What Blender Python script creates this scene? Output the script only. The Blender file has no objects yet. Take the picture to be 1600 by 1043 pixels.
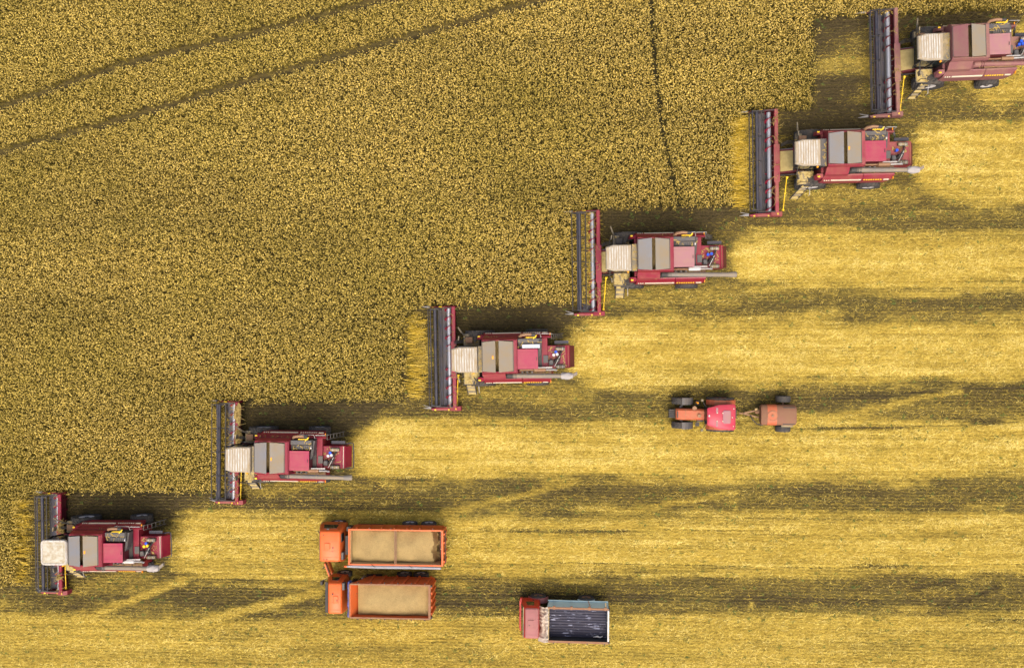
import bpy, math, random
import numpy as np
from mathutils import Vector, Matrix

random.seed(7)
RNG = np.random.default_rng(11)
S = 1.13                      # metres per drawing unit
SC = bpy.context.scene
COL = SC.collection
R = math.radians

# ------------------------------------------------------------------ camera
CAM_H = 60.0
F_PX = 1560.0                 # focal length in pixels of the 1600 px wide photograph
TILT_X, TILT_Y = R(4.0), R(0.0)
fwd = Vector((-math.tan(TILT_X), -math.tan(TILT_Y), -1.0))
cam_pos = -fwd * CAM_H
fwd.normalize()
right = fwd.cross(Vector((0, 1, 0))).normalized()
up = right.cross(fwd).normalized()
cam_data = bpy.data.cameras.new('camera')
cam = bpy.data.objects.new('camera', cam_data)
COL.objects.link(cam)
cam_data.sensor_width = 36.0
cam_data.lens = 36.0 * F_PX / 1600.0
cam_data.clip_start = 0.5
cam_data.clip_end = 12000
M = Matrix((right, up, -fwd)).transposed().to_4x4()
M.translation = cam_pos * S
cam.matrix_world = M
SC.camera = cam

# ------------------------------------------------------------------ sky, sun, exposure
SUN_ELEV, SUN_AZ = R(66), R(168)      # azimuth clockwise from +Y (the top of the photograph)
world = bpy.data.worlds.new('World')
SC.world = world
world.use_nodes = True
wn = world.node_tree
bg = wn.nodes['Background']
sky = wn.nodes.new('ShaderNodeTexSky')
sky.sky_type = 'NISHITA'
sky.sun_disc = False
sky.sun_elevation = SUN_ELEV
sky.sun_rotation = SUN_AZ
sky.dust_density = 6.0
sky.air_density = 0.6
sky.ozone_density = 0.4
wn.links.new(sky.outputs[0], bg.inputs[0])
bg.inputs[1].default_value = 0.15
sun_data = bpy.data.lights.new('sun', 'SUN')
sun_data.energy = 1.25
sun_data.angle = R(44)
sun_data.color = (1.0, 0.96, 0.87)
sun = bpy.data.objects.new('sun', sun_data)
sdir = Vector((math.sin(SUN_AZ) * math.cos(SUN_ELEV), math.cos(SUN_AZ) * math.cos(SUN_ELEV), math.sin(SUN_ELEV)))
sun.rotation_euler = sdir.to_track_quat('Z', 'Y').to_euler()
sun.location = (0, 0, 90)
COL.objects.link(sun)
vs = SC.view_settings
vs.view_transform = 'Standard'
vs.look = 'None'
vs.exposure = 1.03
vs.gamma = 1.0
vs.use_curve_mapping = False
SC.cycles.max_bounces = 5
SC.cycles.diffuse_bounces = 3


def at(px, py, h=0.0):
    """The point at height h (drawing units) that the photograph shows at pixel (px, py)."""
    d = fwd + right * ((px - 800) / F_PX) - up * ((py - 521.5) / F_PX)
    t = (h - cam_pos.z) / d.z
    p = cam_pos + d * t
    return p


NF, NR, NU, NC = (np.array(v) for v in (fwd, right, up, cam_pos))


def to_px(X, Y, h=0.0):
    """Photograph pixel of ground points (drawing units, arrays)."""
    P = np.stack([X, Y, np.full_like(X, h)], -1) - NC
    z = P @ NF
    return 800 + F_PX * (P @ NR) / z, 521.5 - F_PX * (P @ NU) / z


def from_px(px, py, h=0.0):
    d = NF + NR * ((np.asarray(px, float)[..., None] - 800) / F_PX) - NU * ((np.asarray(py, float)[..., None] - 521.5) / F_PX)
    t = (h - NC[2]) / d[..., 2]
    P = NC + d * t[..., None]
    return P[..., 0], P[..., 1]


# ------------------------------------------------------------------ materials
def new_mat(name):
    m = bpy.data.materials.new(name)
    m.use_nodes = True
    nt = m.node_tree
    return m, nt, nt.nodes['Principled BSDF']


def rgb(c):
    return (c[0], c[1], c[2], 1.0)


def noise_fac(nt, scale, lo, hi, detail=6.0, rough=0.6, stretch=None, seed=0.0):
    N, L = nt.nodes, nt.links
    tc = N.new('ShaderNodeTexCoord')
    oi = N.new('ShaderNodeObjectInfo')
    mul = N.new('ShaderNodeMath'); mul.operation = 'MULTIPLY_ADD'
    L.new(oi.outputs['Random'], mul.inputs[0]); mul.inputs[1].default_value = 37.0; mul.inputs[2].default_value = seed
    add = N.new('ShaderNodeVectorMath'); add.operation = 'ADD'
    L.new(tc.outputs['Object'], add.inputs[0]); L.new(mul.outputs[0], add.inputs[1])
    src = add.outputs[0]
    if stretch:
        mp = N.new('ShaderNodeVectorMath'); mp.operation = 'MULTIPLY'
        mp.inputs[1].default_value = stretch
        L.new(src, mp.inputs[0]); src = mp.outputs[0]
    tx = N.new('ShaderNodeTexNoise')
    tx.inputs['Scale'].default_value = scale
    tx.inputs['Detail'].default_value = detail
    tx.inputs['Roughness'].default_value = rough
    L.new(src, tx.inputs['Vector'])
    mr = N.new('ShaderNodeMapRange')
    mr.inputs['From Min'].default_value = lo
    mr.inputs['From Max'].default_value = hi
    L.new(tx.outputs['Fac'], mr.inputs['Value'])
    return mr.outputs[0]


def mixc(nt, fac, a, b):
    n = nt.nodes.new('ShaderNodeMix'); n.data_type = 'RGBA'
    for i, v in ((6, a), (7, b)):
        if isinstance(v, tuple):
            n.inputs[i].default_value = rgb(v)
        else:
            nt.links.new(v, n.inputs[i])
    if isinstance(fac, float):
        n.inputs[0].default_value = fac
    else:
        nt.links.new(fac, n.inputs[0])
    return n.outputs[2]


DUST = (0.27, 0.19, 0.09)


def paint(name, col, dust=0.3, rough=0.4, metal=0.0, scale=2.2, dustcol=DUST, wear=None, up_dust=0.5, stretch=None):
    """Paint with settled dust: broken by noise and heavier where the surface faces up."""
    m, nt, b = new_mat(name)
    N, L = nt.nodes, nt.links
    f1 = noise_fac(nt, scale, 0.35, 0.75, stretch=stretch)
    f2 = noise_fac(nt, scale * 9, 0.3, 0.8, seed=5.0)
    geo = N.new('ShaderNodeNewGeometry')
    sep = N.new('ShaderNodeSeparateXYZ'); L.new(geo.outputs['Normal'], sep.inputs[0])
    mr = N.new('ShaderNodeMapRange')
    mr.inputs['From Min'].default_value = 0.2; mr.inputs['From Max'].default_value = 1.0
    mr.inputs['To Min'].default_value = 1.0 - up_dust; mr.inputs['To Max'].default_value = 1.0
    L.new(sep.outputs['Z'], mr.inputs['Value'])
    a = N.new('ShaderNodeMath'); a.operation = 'MULTIPLY_ADD'
    L.new(f2, a.inputs[0]); a.inputs[1].default_value = 0.45; L.new(f1, a.inputs[2])
    c = N.new('ShaderNodeMath'); c.operation = 'MULTIPLY'; L.new(a.outputs[0], c.inputs[0]); L.new(mr.outputs[0], c.inputs[1])
    d = N.new('ShaderNodeMath'); d.operation = 'MULTIPLY'; d.use_clamp = True
    L.new(c.outputs[0], d.inputs[0]); d.inputs[1].default_value = dust
    base = col
    if wear:
        w = noise_fac(nt, wear[1], wear[2], wear[2] + 0.06, seed=9.0, stretch=stretch)
        base = mixc(nt, w, col, wear[0])
    out = mixc(nt, d.outputs[0], base, dustcol)
    L.new(out, b.inputs['Base Color'])
    rr = N.new('ShaderNodeMapRange')
    rr.inputs['To Min'].default_value = rough; rr.inputs['To Max'].default_value = min(1.0, rough + 0.45)
    L.new(d.outputs[0], rr.inputs['Value']); L.new(rr.outputs[0], b.inputs['Roughness'])
    b.inputs['Metallic'].default_value = metal
    b.inputs['Specular IOR Level'].default_value = 0.24
    return m


MT = {}
MT['red'] = paint('crimson_paint', (0.165, 0.0035, 0.020), 0.09, 0.36, scale=1.6)
MT['red_dusty'] = paint('dusty_crimson_paint', (0.19, 0.010, 0.032), 0.36, 0.42, scale=1.5)
MT['red_faded'] = paint('faded_crimson_paint', (0.165, 0.054, 0.066), 0.45, 0.5, scale=1.3)
MT['red_dark'] = paint('dark_crimson_paint', (0.075, 0.004, 0.013), 0.15, 0.5, scale=2.0)
MT['hatch'] = paint('sky_tinted_crimson', (0.25, 0.016, 0.052), 0.2, 0.42, scale=1.4)  # crimson with the sky's pink reflection on upward faces put into the colour
MT['hatch_pale'] = paint('bleached_pink_paint', (0.255, 0.110, 0.125), 0.3, 0.5, scale=2.0)
MT['lid'] = paint('grey_sheet_metal', (0.150, 0.152, 0.160), 0.6, 0.45, metal=0.1, scale=0.9, dustcol=(0.19, 0.145, 0.085))
MT['lid_dusty'] = paint('dusty_sheet_metal', (0.165, 0.150, 0.125), 0.75, 0.55, scale=1.1, dustcol=(0.215, 0.155, 0.080))
MT['lid_pink'] = paint('dusty_pink_lid', (0.15, 0.047, 0.056), 0.55, 0.5, scale=1.0, dustcol=(0.16, 0.115, 0.068))
MT['white'] = paint('dirty_white_roof', (0.46, 0.45, 0.415), 0.85, 0.55, scale=2.4, dustcol=(0.26, 0.20, 0.12), stretch=(3.2, 0.8, 1.0))
MT['white_brown'] = paint('dust_streaked_roof', (0.30, 0.27, 0.215), 1.0, 0.6, scale=2.6, dustcol=(0.26, 0.19, 0.10), stretch=(3.6, 0.7, 1.0))
MT['pan'] = paint('worn_trough_steel', (0.055, 0.060, 0.085), 0.45, 0.45, metal=0.2, scale=2.0, dustcol=(0.15, 0.10, 0.05))
MT['white_dirty'] = paint('dusty_roof_panel', (0.42, 0.40, 0.33), 0.9, 0.6, scale=3.5, dustcol=(0.25, 0.19, 0.10))
MT['offwhite'] = paint('white_rim_paint', (0.48, 0.46, 0.45), 0.3, 0.5, scale=3.0)
MT['stripe'] = paint('cream_stripe', (0.50, 0.45, 0.33), 0.2, 0.5)
MT['khaki'] = paint('thick_dust', (0.29, 0.215, 0.080), 0.8, 0.9, scale=5.0, dustcol=(0.43, 0.33, 0.13))
MT['dust_metal'] = paint('dusty_dark_metal', (0.07, 0.07, 0.065), 0.75, 0.6, scale=1.6, dustcol=(0.36, 0.27, 0.13))
MT['dark'] = paint('dark_grey_metal', (0.022, 0.023, 0.026), 0.14, 0.55, scale=2.5)
MT['grey'] = paint('mid_grey_metal', (0.058, 0.059, 0.064), 0.22, 0.5, metal=0.1, scale=2.0)
MT['auger_pipe'] = paint('grey_pipe', (0.105, 0.105, 0.11), 0.8, 0.5, scale=1.2, dustcol=(0.27, 0.20, 0.11), stretch=(0.6, 2, 2))
MT['reel'] = paint('slate_blue_metal', (0.024, 0.028, 0.045), 0.14, 0.45, metal=0.2, scale=3.0)
MT['steel'] = paint('bright_worn_steel', (0.30, 0.315, 0.36), 0.25, 0.35, metal=0.5, scale=3.0, dustcol=(0.25, 0.20, 0.12))
MT['galv'] = paint('galvanised_metal', (0.34, 0.335, 0.33), 0.4, 0.45, metal=0.4, scale=3.0)
MT['rust'] = paint('rusty_brown_metal', (0.20, 0.105, 0.055), 0.4, 0.6, scale=3.5, dustcol=(0.34, 0.22, 0.12))
MT['yellow'] = paint('yellow_plastic', (0.68, 0.43, 0.010), 0.12, 0.4)
MT['amber'] = paint('amber_plastic', (0.80, 0.28, 0.010), 0.05, 0.25)
MT['blue'] = paint('blue_plastic', (0.012, 0.065, 0.42), 0.08, 0.35)
MT['rubber'] = paint('dusty_rubber', (0.030, 0.030, 0.032), 0.35, 0.8, scale=3.0, dustcol=(0.16, 0.125, 0.075))
MT['sack'] = paint('pale_sackcloth', (0.27, 0.25, 0.235), 0.4, 0.9, scale=6.0, dustcol=(0.36, 0.30, 0.24))
MT['straw_heap'] = paint('straw_heap', (0.22, 0.15, 0.045), 0.8, 0.95, scale=8.0, dustcol=(0.36, 0.26, 0.085))
MT['orange'] = paint('orange_paint', (0.56, 0.100, 0.020), 0.14, 0.35, scale=1.5)
MT['orange_bed'] = paint('worn_orange_paint', (0.56, 0.095, 0.016), 0.32, 0.45, scale=2.2, wear=((0.20, 0.10, 0.06), 3.5, 0.62))
MT['orange_hood'] = paint('orange_red_paint', (0.36, 0.070, 0.028), 0.4, 0.45, scale=3.0)
MT['rail_worn'] = paint('scuffed_rail', (0.20, 0.075, 0.035), 0.8, 0.7, scale=5.0, dustcol=(0.22, 0.15, 0.085))
MT['truck_red'] = paint('old_red_paint', (0.46, 0.020, 0.014), 0.12, 0.4, scale=2.0)
MT['truck_roof'] = paint('sky_tinted_dusty_red', (0.255, 0.088, 0.085), 0.45, 0.5, scale=1.6, dustcol=(0.25, 0.135, 0.10))  # red roof; pinkish sky reflection and dust both put into the colour
MT['pale_blue'] = paint('pale_blue_paint', (0.46, 0.63, 0.63), 0.2, 0.5, scale=3.0, wear=((0.16, 0.11, 0.07), 4.0, 0.66), dustcol=(0.33, 0.28, 0.20))
MT['bed_floor'] = paint('scraped_bed_steel', (0.016, 0.018, 0.040), 0.10, 0.6, scale=3.0, wear=((0.26, 0.27, 0.36), 3.0, 0.60), stretch=(0.6, 3, 1))
MT['tarp'] = paint('beige_tarpaulin', (0.38, 0.32, 0.25), 0.45, 0.9, scale=4.0, dustcol=(0.24, 0.18, 0.13))
MT['tarp_blue'] = paint('blue_tarpaulin', (0.055, 0.085, 0.30), 0.25, 0.7, scale=6.0, dustcol=(0.5, 0.5, 0.55))
MT['tarp_grey'] = paint('grey_tarpaulin', (0.27, 0.28, 0.31), 0.35, 0.6, scale=4.0)
MT['cab_pink'] = paint('raspberry_paint', (0.36, 0.026, 0.052), 0.12, 0.35, scale=2.0)
MT['tank_brown'] = paint('dusty_brown_tank', (0.17, 0.070, 0.042), 0.85, 0.6, scale=1.8, dustcol=(0.18, 0.105, 0.055))
MT['bare_wood'] = paint('raw_board', (0.48, 0.34, 0.15), 0.4, 0.8, scale=5.0)
MT['purple_floor'] = paint('stained_floor', (0.085, 0.03, 0.032), 0.3, 0.7, scale=9.0, wear=((0.62, 0.5, 0.33), 7.0, 0.60))


def glass_mat():
    m, nt, b = new_mat('dark_glass')
    b.inputs['Base Color'].default_value = (0.012, 0.016, 0.015, 1)
    b.inputs['Roughness'].default_value = 0.08
    b.inputs['Specular IOR Level'].default_value = 0.6
    return m


MT['glass'] = glass_mat()


def grain_mat():
    m, nt, b = new_mat('wheat_grain')
    f = noise_fac(nt, 1.6, 0.3, 0.7, detail=9, rough=0.7)
    g = noise_fac(nt, 22.0, 0.25, 0.8, seed=3.0)
    c1 = mixc(nt, f, (0.125, 0.080, 0.022), (0.285, 0.190, 0.064))
    c2 = mixc(nt, g, c1, (0.34, 0.24, 0.095))
    nt.links.new(c2, b.inputs['Base Color'])
    b.inputs['Roughness'].default_value = 0.9
    bp = nt.nodes.new('ShaderNodeBump'); bp.inputs['Strength'].default_value = 0.8; bp.inputs['Distance'].default_value = 0.03
    nt.links.new(g, bp.inputs['Height']); nt.links.new(bp.outputs[0], b.inputs['Normal'])
    return m


MT['grain'] = grain_mat()


# ------------------------------------------------------------------ mesh builder (drawing units in, metres out)
class MB:
    def __init__(self):
        self.v, self.f = [], []

    def add(self, vs_, fs):
        o = len(self.v)
        self.v += [tuple(p) for p in vs_]
        self.f += [tuple(i + o for i in f) for f in fs]
        return self

    def hexa(self, p):
        return self.add(p, [(0, 3, 2, 1), (4, 5, 6, 7), (0, 1, 5, 4), (1, 2, 6, 5), (2, 3, 7, 6), (3, 0, 4, 7)])

    def box(self, x0, x1, y0, y1, z0, z1):
        return self.hexa([(x0, y0, z0), (x1, y0, z0), (x1, y1, z0), (x0, y1, z0),
                          (x0, y0, z1), (x1, y0, z1), (x1, y1, z1), (x0, y1, z1)])

    def bar(self, p0, p1, w, t):
        """A straight rectangular bar."""
        p0, p1 = Vector(p0), Vector(p1)
        d = (p1 - p0).normalized()
        ref = Vector((0, 0, 1)) if abs(d.z) < 0.9 else Vector((1, 0, 0))
        a = d.cross(ref).normalized() * w / 2
        b = a.cross(d).normalized() * t / 2
        q = [p0 - a - b, p0 + a - b, p0 + a + b, p0 - a + b]
        q2 = [p + (p1 - p0) for p in q]
        return self.loft([q, q2])

    def loft(self, loops, cap=True, close=True):
        n = len(loops[0])
        vs_ = [tuple(p) for lp in loops for p in lp]
        fs = []
        for k in range(len(loops) - 1):
            for i in range(n if close else n - 1):
                j = (i + 1) % n
                fs.append((k * n + i, k * n + j, (k + 1) * n + j, (k + 1) * n + i))
        if cap:
            fs.append(tuple(range(n - 1, -1, -1)))
            fs.append(tuple((len(loops) - 1) * n + i for i in range(n)))
        return self.add(vs_, fs)

    def prism_x(self, prof, x0, x1):
        return self.loft([[(x0, y, z) for y, z in prof], [(x1, y, z) for y, z in prof]])

    def prism_y(self, prof, y0, y1):
        return self.loft([[(x, y0, z) for x, z in prof], [(x, y1, z) for x, z in prof]])

    def prism_z(self, prof, z0, z1):
        return self.loft([[(x, y, z0) for x, y in prof], [(x, y, z1) for x, y in prof]])

    def cyl(self, p0, p1, r0, r1=None, n=14, cap=True):
        return self.tube([p0, p1], [r0, r0 if r1 is None else r1], n, cap)

    def tube(self, path, r, n=8, cap=True):
        path = [Vector(p) for p in path]
        rs = r if isinstance(r, (list, tuple)) else [r] * len(path)
        loops = []
        a_prev = None
        for i, p in enumerate(path):
            d = (path[min(i + 1, len(path) - 1)] - path[max(i - 1, 0)]).normalized()
            if a_prev is None:
                ref = Vector((0, 0, 1)) if abs(d.z) < 0.9 else Vector((1, 0, 0))
                a = d.cross(ref).normalized()
            else:
                a = (a_prev - d * a_prev.dot(d)).normalized()
            a_prev = a
            b = d.cross(a)
            loops.append([p + (a * math.cos(2 * math.pi * k / n) + b * math.sin(2 * math.pi * k / n)) * rs[i] for k in range(n)])
        return self.loft(loops, cap)

    def lathe_y(self, c, prof, n=28):
        """Revolve (radius, y) pairs about the y axis through c; the profile is a closed loop."""
        loops = []
        for k in range(n + 1):
            t = 2 * math.pi * (k % n) / n
            loops.append([(c[0] + r * math.cos(t), c[1] + y, c[2] + r * math.sin(t)) for r, y in prof])
        return self.loft(loops, cap=False)

    def sheet(self, fn, nu, nv, thick=0.0):
        g = [[Vector(fn(i / nu, j / nv)) for j in range(nv + 1)] for i in range(nu + 1)]
        vs_ = [p for row in g for p in row]
        w = nv + 1
        fs = [(i * w + j, (i + 1) * w + j, (i + 1) * w + j + 1, i * w + j + 1) for i in range(nu) for j in range(nv)]
        if thick:
            o = len(vs_)
            vs_ += [p - Vector((0, 0, thick)) for p in vs_]
            fs += [(o + a, o + d, o + c, o + b) for a, b, c, d in list(fs)]
            edge = [(i, 0) for i in range(nu)] + [(nu, j) for j in range(nv)] + [(i, nv) for i in range(nu, 0, -1)] + [(0, j) for j in range(nv, 0, -1)]
            ids = [i * w + j for i, j in edge]
            for k in range(len(ids)):
                a, b = ids[k], ids[(k + 1) % len(ids)]
                fs.append((a, o + a, o + b, b))
        return self.add(vs_, fs)

    def build(self, name, mat, parent=None, smooth=False, bevel=0.0):
        me = bpy.data.meshes.new(name)
        me.from_pydata([(x * S, y * S, z * S) for x, y, z in self.v], [], self.f)
        me.validate()
        import bmesh
        bm = bmesh.new(); bm.from_mesh(me)
        bmesh.ops.recalc_face_normals(bm, faces=bm.faces)
        if bevel:
            ed = [e for e in bm.edges if len(e.link_faces) == 2 and e.calc_face_angle(0) > 0.6]
            bmesh.ops.bevel(bm, geom=ed, offset=bevel * S, segments=2, affect='EDGES', profile=0.6, clamp_overlap=True)
        bm.to_mesh(me); bm.free()
        if smooth:
            me.polygons.foreach_set('use_smooth', [True] * len(me.polygons))
            me.set_sharp_from_angle(angle=R(40))
        me.materials.append(MT[mat] if isinstance(mat, str) else mat)
        o = bpy.data.objects.new(name, me)
        COL.objects.link(o)
        if parent is not None:
            o.parent = parent
        return o


def rrect(x0, x1, y0, y1, z, r, n=4):
    pts = []
    for cx, cy, a0 in ((x1 - r, y1 - r, 0), (x0 + r, y1 - r, 90), (x0 + r, y0 + r, 180), (x1 - r, y0 + r, 270)):
        for k in range(n + 1):
            a = R(a0 + 90 * k / n)
            pts.append((cx + r * math.cos(a), cy + r * math.sin(a), z))
    return pts


def thing(name, label, cat, loc, rot=0.0, group=None):
    o = bpy.data.objects.new(name, None)
    COL.objects.link(o)
    o.empty_display_size = 0.3
    o.location = (loc[0] * S, loc[1] * S, loc[2] * S)
    o.rotation_euler = (0, 0, R(rot))
    tag(o, label, cat, group)
    return o


def tag(o, label=None, cat=None, group=None, kind=None):
    for k, v in (('label', label), ('category', cat), ('group', group), ('kind', kind)):
        if v:
            o[k] = v
    return o


# ------------------------------------------------------------------ field layout, written in photograph pixels of the ground
CROP = [(-400, -400), (2000, -400), (2000, 2), (1600, 12), (1450, 20), (1272, 24), (1270, 168), (1168, 174), (1150, 190),
        (1146, 322), (960, 325), (925, 327), (925, 474), (880, 474), (652, 477), (628, 500), (634, 560), (630, 627), (376, 628),
        (352, 632), (350, 768), (100, 768), (48, 770), (28, 785), (28, 910), (0, 914), (-400, 918)]
TRAM = [[(-300, 262), (0, 165), (190, 99), (400, 49), (590, 0), (760, -45)],
        [(-300, 318), (0, 236), (200, 182), (400, 121), (640, 55), (830, 2), (990, -40)]]
GAP = [(1012, -200), (1018, 0), (1024, 110), (1035, 200), (1052, 280), (1062, 322), (1064, 330)]


def inside(px, py, poly):
    r = np.zeros(px.shape, bool)
    n = len(poly)
    for i in range(n):
        x1, y1 = poly[i]; x2, y2 = poly[(i + 1) % n]
        if y1 == y2:
            continue
        c = ((y1 > py) != (y2 > py)) & (px < (x2 - x1) * (py - y1) / (y2 - y1) + x1)
        r ^= c
    return r


def seg_dist(px, py, line):
    d = np.full(px.shape, 1e9)
    for (x1, y1), (x2, y2) in zip(line[:-1], line[1:]):
        L2 = (x2 - x1) ** 2 + (y2 - y1) ** 2
        t = np.clip(((px - x1) * (x2 - x1) + (py - y1) * (y2 - y1)) / L2, 0, 1)
        d = np.minimum(d, np.hypot(px - x1 - t * (x2 - x1), py - y1 - t * (y2 - y1)))
    return d


_lat = RNG.random((256, 256))


def vnoise(x, y, seed=0):
    """Smooth value noise, 0..1, arrays."""
    x = x + seed * 17.3; y = y + seed * 9.1
    xi = np.floor(x).astype(int); yi = np.floor(y).astype(int)
    fx = x - xi; fy = y - yi
    fx = fx * fx * (3 - 2 * fx); fy = fy * fy * (3 - 2 * fy)
    g = lambda i, j: _lat[i % 256, j % 256]
    return (g(xi, yi) * (1 - fx) * (1 - fy) + g(xi + 1, yi) * fx * (1 - fy) + g(xi, yi + 1) * (1 - fx) * fy + g(xi + 1, yi + 1) * fx * fy)


def sstep(a, b, x):
    t = np.clip((x - a) / (b - a), 0, 1)
    return t * t * (3 - 2 * t)


#        start x, y upper, y lower at the start, y upper, y lower at x = 1600, strength
SWATH = [(-500, 950, 1130, 955, 1130, 0.72),
         (262, 795, 902, 800, 898, 0.86),
         (548, 655, 750, 655, 748, 0.96),
         (885, 500, 605, 500, 592, 0.98),
         (1142, 362, 462, 362, 450, 0.92),
         (1432, 192, 318, 192, 322, 0.95),
         (1490, -20, 158, -20, 158, 0.85)]
TRAILS = [([(1270, 655), (1330, 646), (1390, 632), (1450, 616), (1500, 610)], 8, 0.62),
          ([(100, 985), (170, 950), (250, 920), (290, 905)], 10, 0.68),
          ([(60, 1040), (200, 1010), (330, 965), (450, 935), (500, 925)], 11, 0.7),
          ([(690, 800), (760, 785), (830, 770), (900, 752)], 9, 0.58),
          ([(960, 800), (1060, 785), (1150, 768)], 7, 0.6),
          ([(1100, 860), (1230, 840), (1400, 850), (1500, 830)], 8, 0.2),
          ([(1064, 322), (1072, 360)], 3, 0.6),
          ([(1103, 462), (1106, 498)], 3, 0.6),
          ([(1143, 768), (1149, 797)], 2.5, 0.7),
          ([(1170, 928), (1177, 955)], 2.5, 0.7),
          ([(735, 480), (775, 512)], 2, 0.5)]


TRACKS = [([(684, 931), (1000, 930), (1240, 932)], 3.2), ([(684, 943), (900, 942)], 3.0), ([(1236, 623), (1340, 622), (1500, 607), (1640, 604)], 3.2),
          ([(1236, 670), (1400, 668), (1640, 655)], 2.6), ([(952, 938), (1300, 936), (1640, 940)], 3.0), ([(700, 828), (900, 830), (1200, 826)], 2.2),
          ([(700, 878), (900, 879), (1200, 886), (1640, 880)], 2.2), ([(1420, 920), (1490, 905), (1500, 940), (1560, 915)], 3.5)]


def fresh_heap(px, py):
    """Pale chaff just dropped behind each machine, 0..1."""
    r = np.zeros(px.shape)
    for (x0, a0, b0, a1, b1, s) in SWATH[1:6]:
        r = np.maximum(r, np.exp(-((px - x0 - 48) / 48) ** 2 - ((py - (a0 + b0) / 2) / ((b0 - a0) * 0.42)) ** 2))
    return r


def straw_amount(px, py):
    """How much loose straw lies on the stubble, 0..1."""
    wob = (vnoise(px / 75, py / 25, 1) - 0.5) * 16 + (vnoise(px / 16, py / 6, 2) - 0.5) * 11
    yy = py + wob
    m = np.full(px.shape, 0.17)
    m = m + 0.14 * vnoise(px / 90, py / 12, 3) + 0.14 * vnoise(px / 240, py / 5, 33) * sstep(500, 1200, px)
    for (x0, a0, b0, a1, b1, s) in SWATH:
        t = np.clip((px - x0) / max(1600 - x0, 1), 0, 1)
        a = a0 + (a1 - a0) * t; b = b0 + (b1 - b0) * t
        mid = (a + b) / 2; half = (b - a) / 2 + 4
        grow = sstep(-35, 60, px - x0 + wob)
        h = half * (0.45 + 0.55 * grow)
        lat = 1 - sstep(h - 24, h + 24, np.abs(yy - mid) + (vnoise(px / 130, py / 4, 30) - 0.5) * 26)
        ent = sstep(-26, 14, px - x0 + wob * 0.8)
        v = s * lat * ent
        # thinner in long streaks inside the swath
        v = v * (0.55 + 0.42 * vnoise(px / 220, py / 8, 4 + x0 % 7) + 0.26 * vnoise(px / 45, py / 13, 9))
        # a fresh heavy heap right behind the machine
        if x0 > 0 and x0 < 1480:
            v = np.maximum(v, (0.78 + 0.5 * vnoise(px / 13, py / 9, 71)) * np.exp(-((px - x0 - 42) / 42) ** 2 - ((yy - mid) / (half * 0.8)) ** 2))
        m = np.maximum(m, v)
    # the machines leave a thin cover on their south side
    for (x0, x1, y0, y1, s) in ((710, 930, 598, 632, 0.42), (385, 580, 752, 775, 0.40), (110, 270, 898, 925, 0.40), (940, 1150, 446, 482, 0.45),
                                (1225, 1430, 290, 318, 0.45), (1272, 1366, 92, 120, 0.45), (1400, 1500, 128, 150, 0.35), (635, 668, 540, 585, 0.5),
                                (-400, 30, 918, 950, 0.33), (930, 1240, 585, 612, 0.5)):
        v = s * sstep(x0 - 25, x0 + 5, px) * (1 - sstep(x1 - 5, x1 + 30, px)) * sstep(y0 - 6, y0 + 6, yy) * (1 - sstep(y1 - 6, y1 + 6, yy))
        m = np.maximum(m, v)
    for line, w, s in TRAILS:
        d = seg_dist(px, py + wob * 0.25, line)
        m = np.maximum(m, s * (1 - sstep(w * 0.4, w, d)))
    for line, w in TRACKS:                                   # tyre marks pressed into the straw
        m = m * (1 - 0.7 * (1 - sstep(w * 0.5, w, seg_dist(px, py + wob * 0.1, line))))
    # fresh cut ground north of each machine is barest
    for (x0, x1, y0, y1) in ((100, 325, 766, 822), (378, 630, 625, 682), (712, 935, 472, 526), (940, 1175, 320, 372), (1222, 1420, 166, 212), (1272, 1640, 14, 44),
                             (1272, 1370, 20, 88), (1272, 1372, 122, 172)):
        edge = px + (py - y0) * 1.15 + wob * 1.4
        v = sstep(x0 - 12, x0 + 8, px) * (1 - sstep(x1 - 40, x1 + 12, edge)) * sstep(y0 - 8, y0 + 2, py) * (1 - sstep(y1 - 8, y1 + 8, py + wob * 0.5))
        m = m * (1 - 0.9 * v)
    return np.clip(m, 0, 1)

# ------------------------------------------------------------------ ground sheet
def axis(lo, hi, step, far=2600.0):
    core = np.arange(lo, hi + step / 2, step)
    out = []
    d = step
    while sum(out) < far:
        d *= 1.45
        out.append(d)
    c = np.cumsum(out)
    return np.concatenate([(lo - c)[::-1], core, hi + c])


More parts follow.
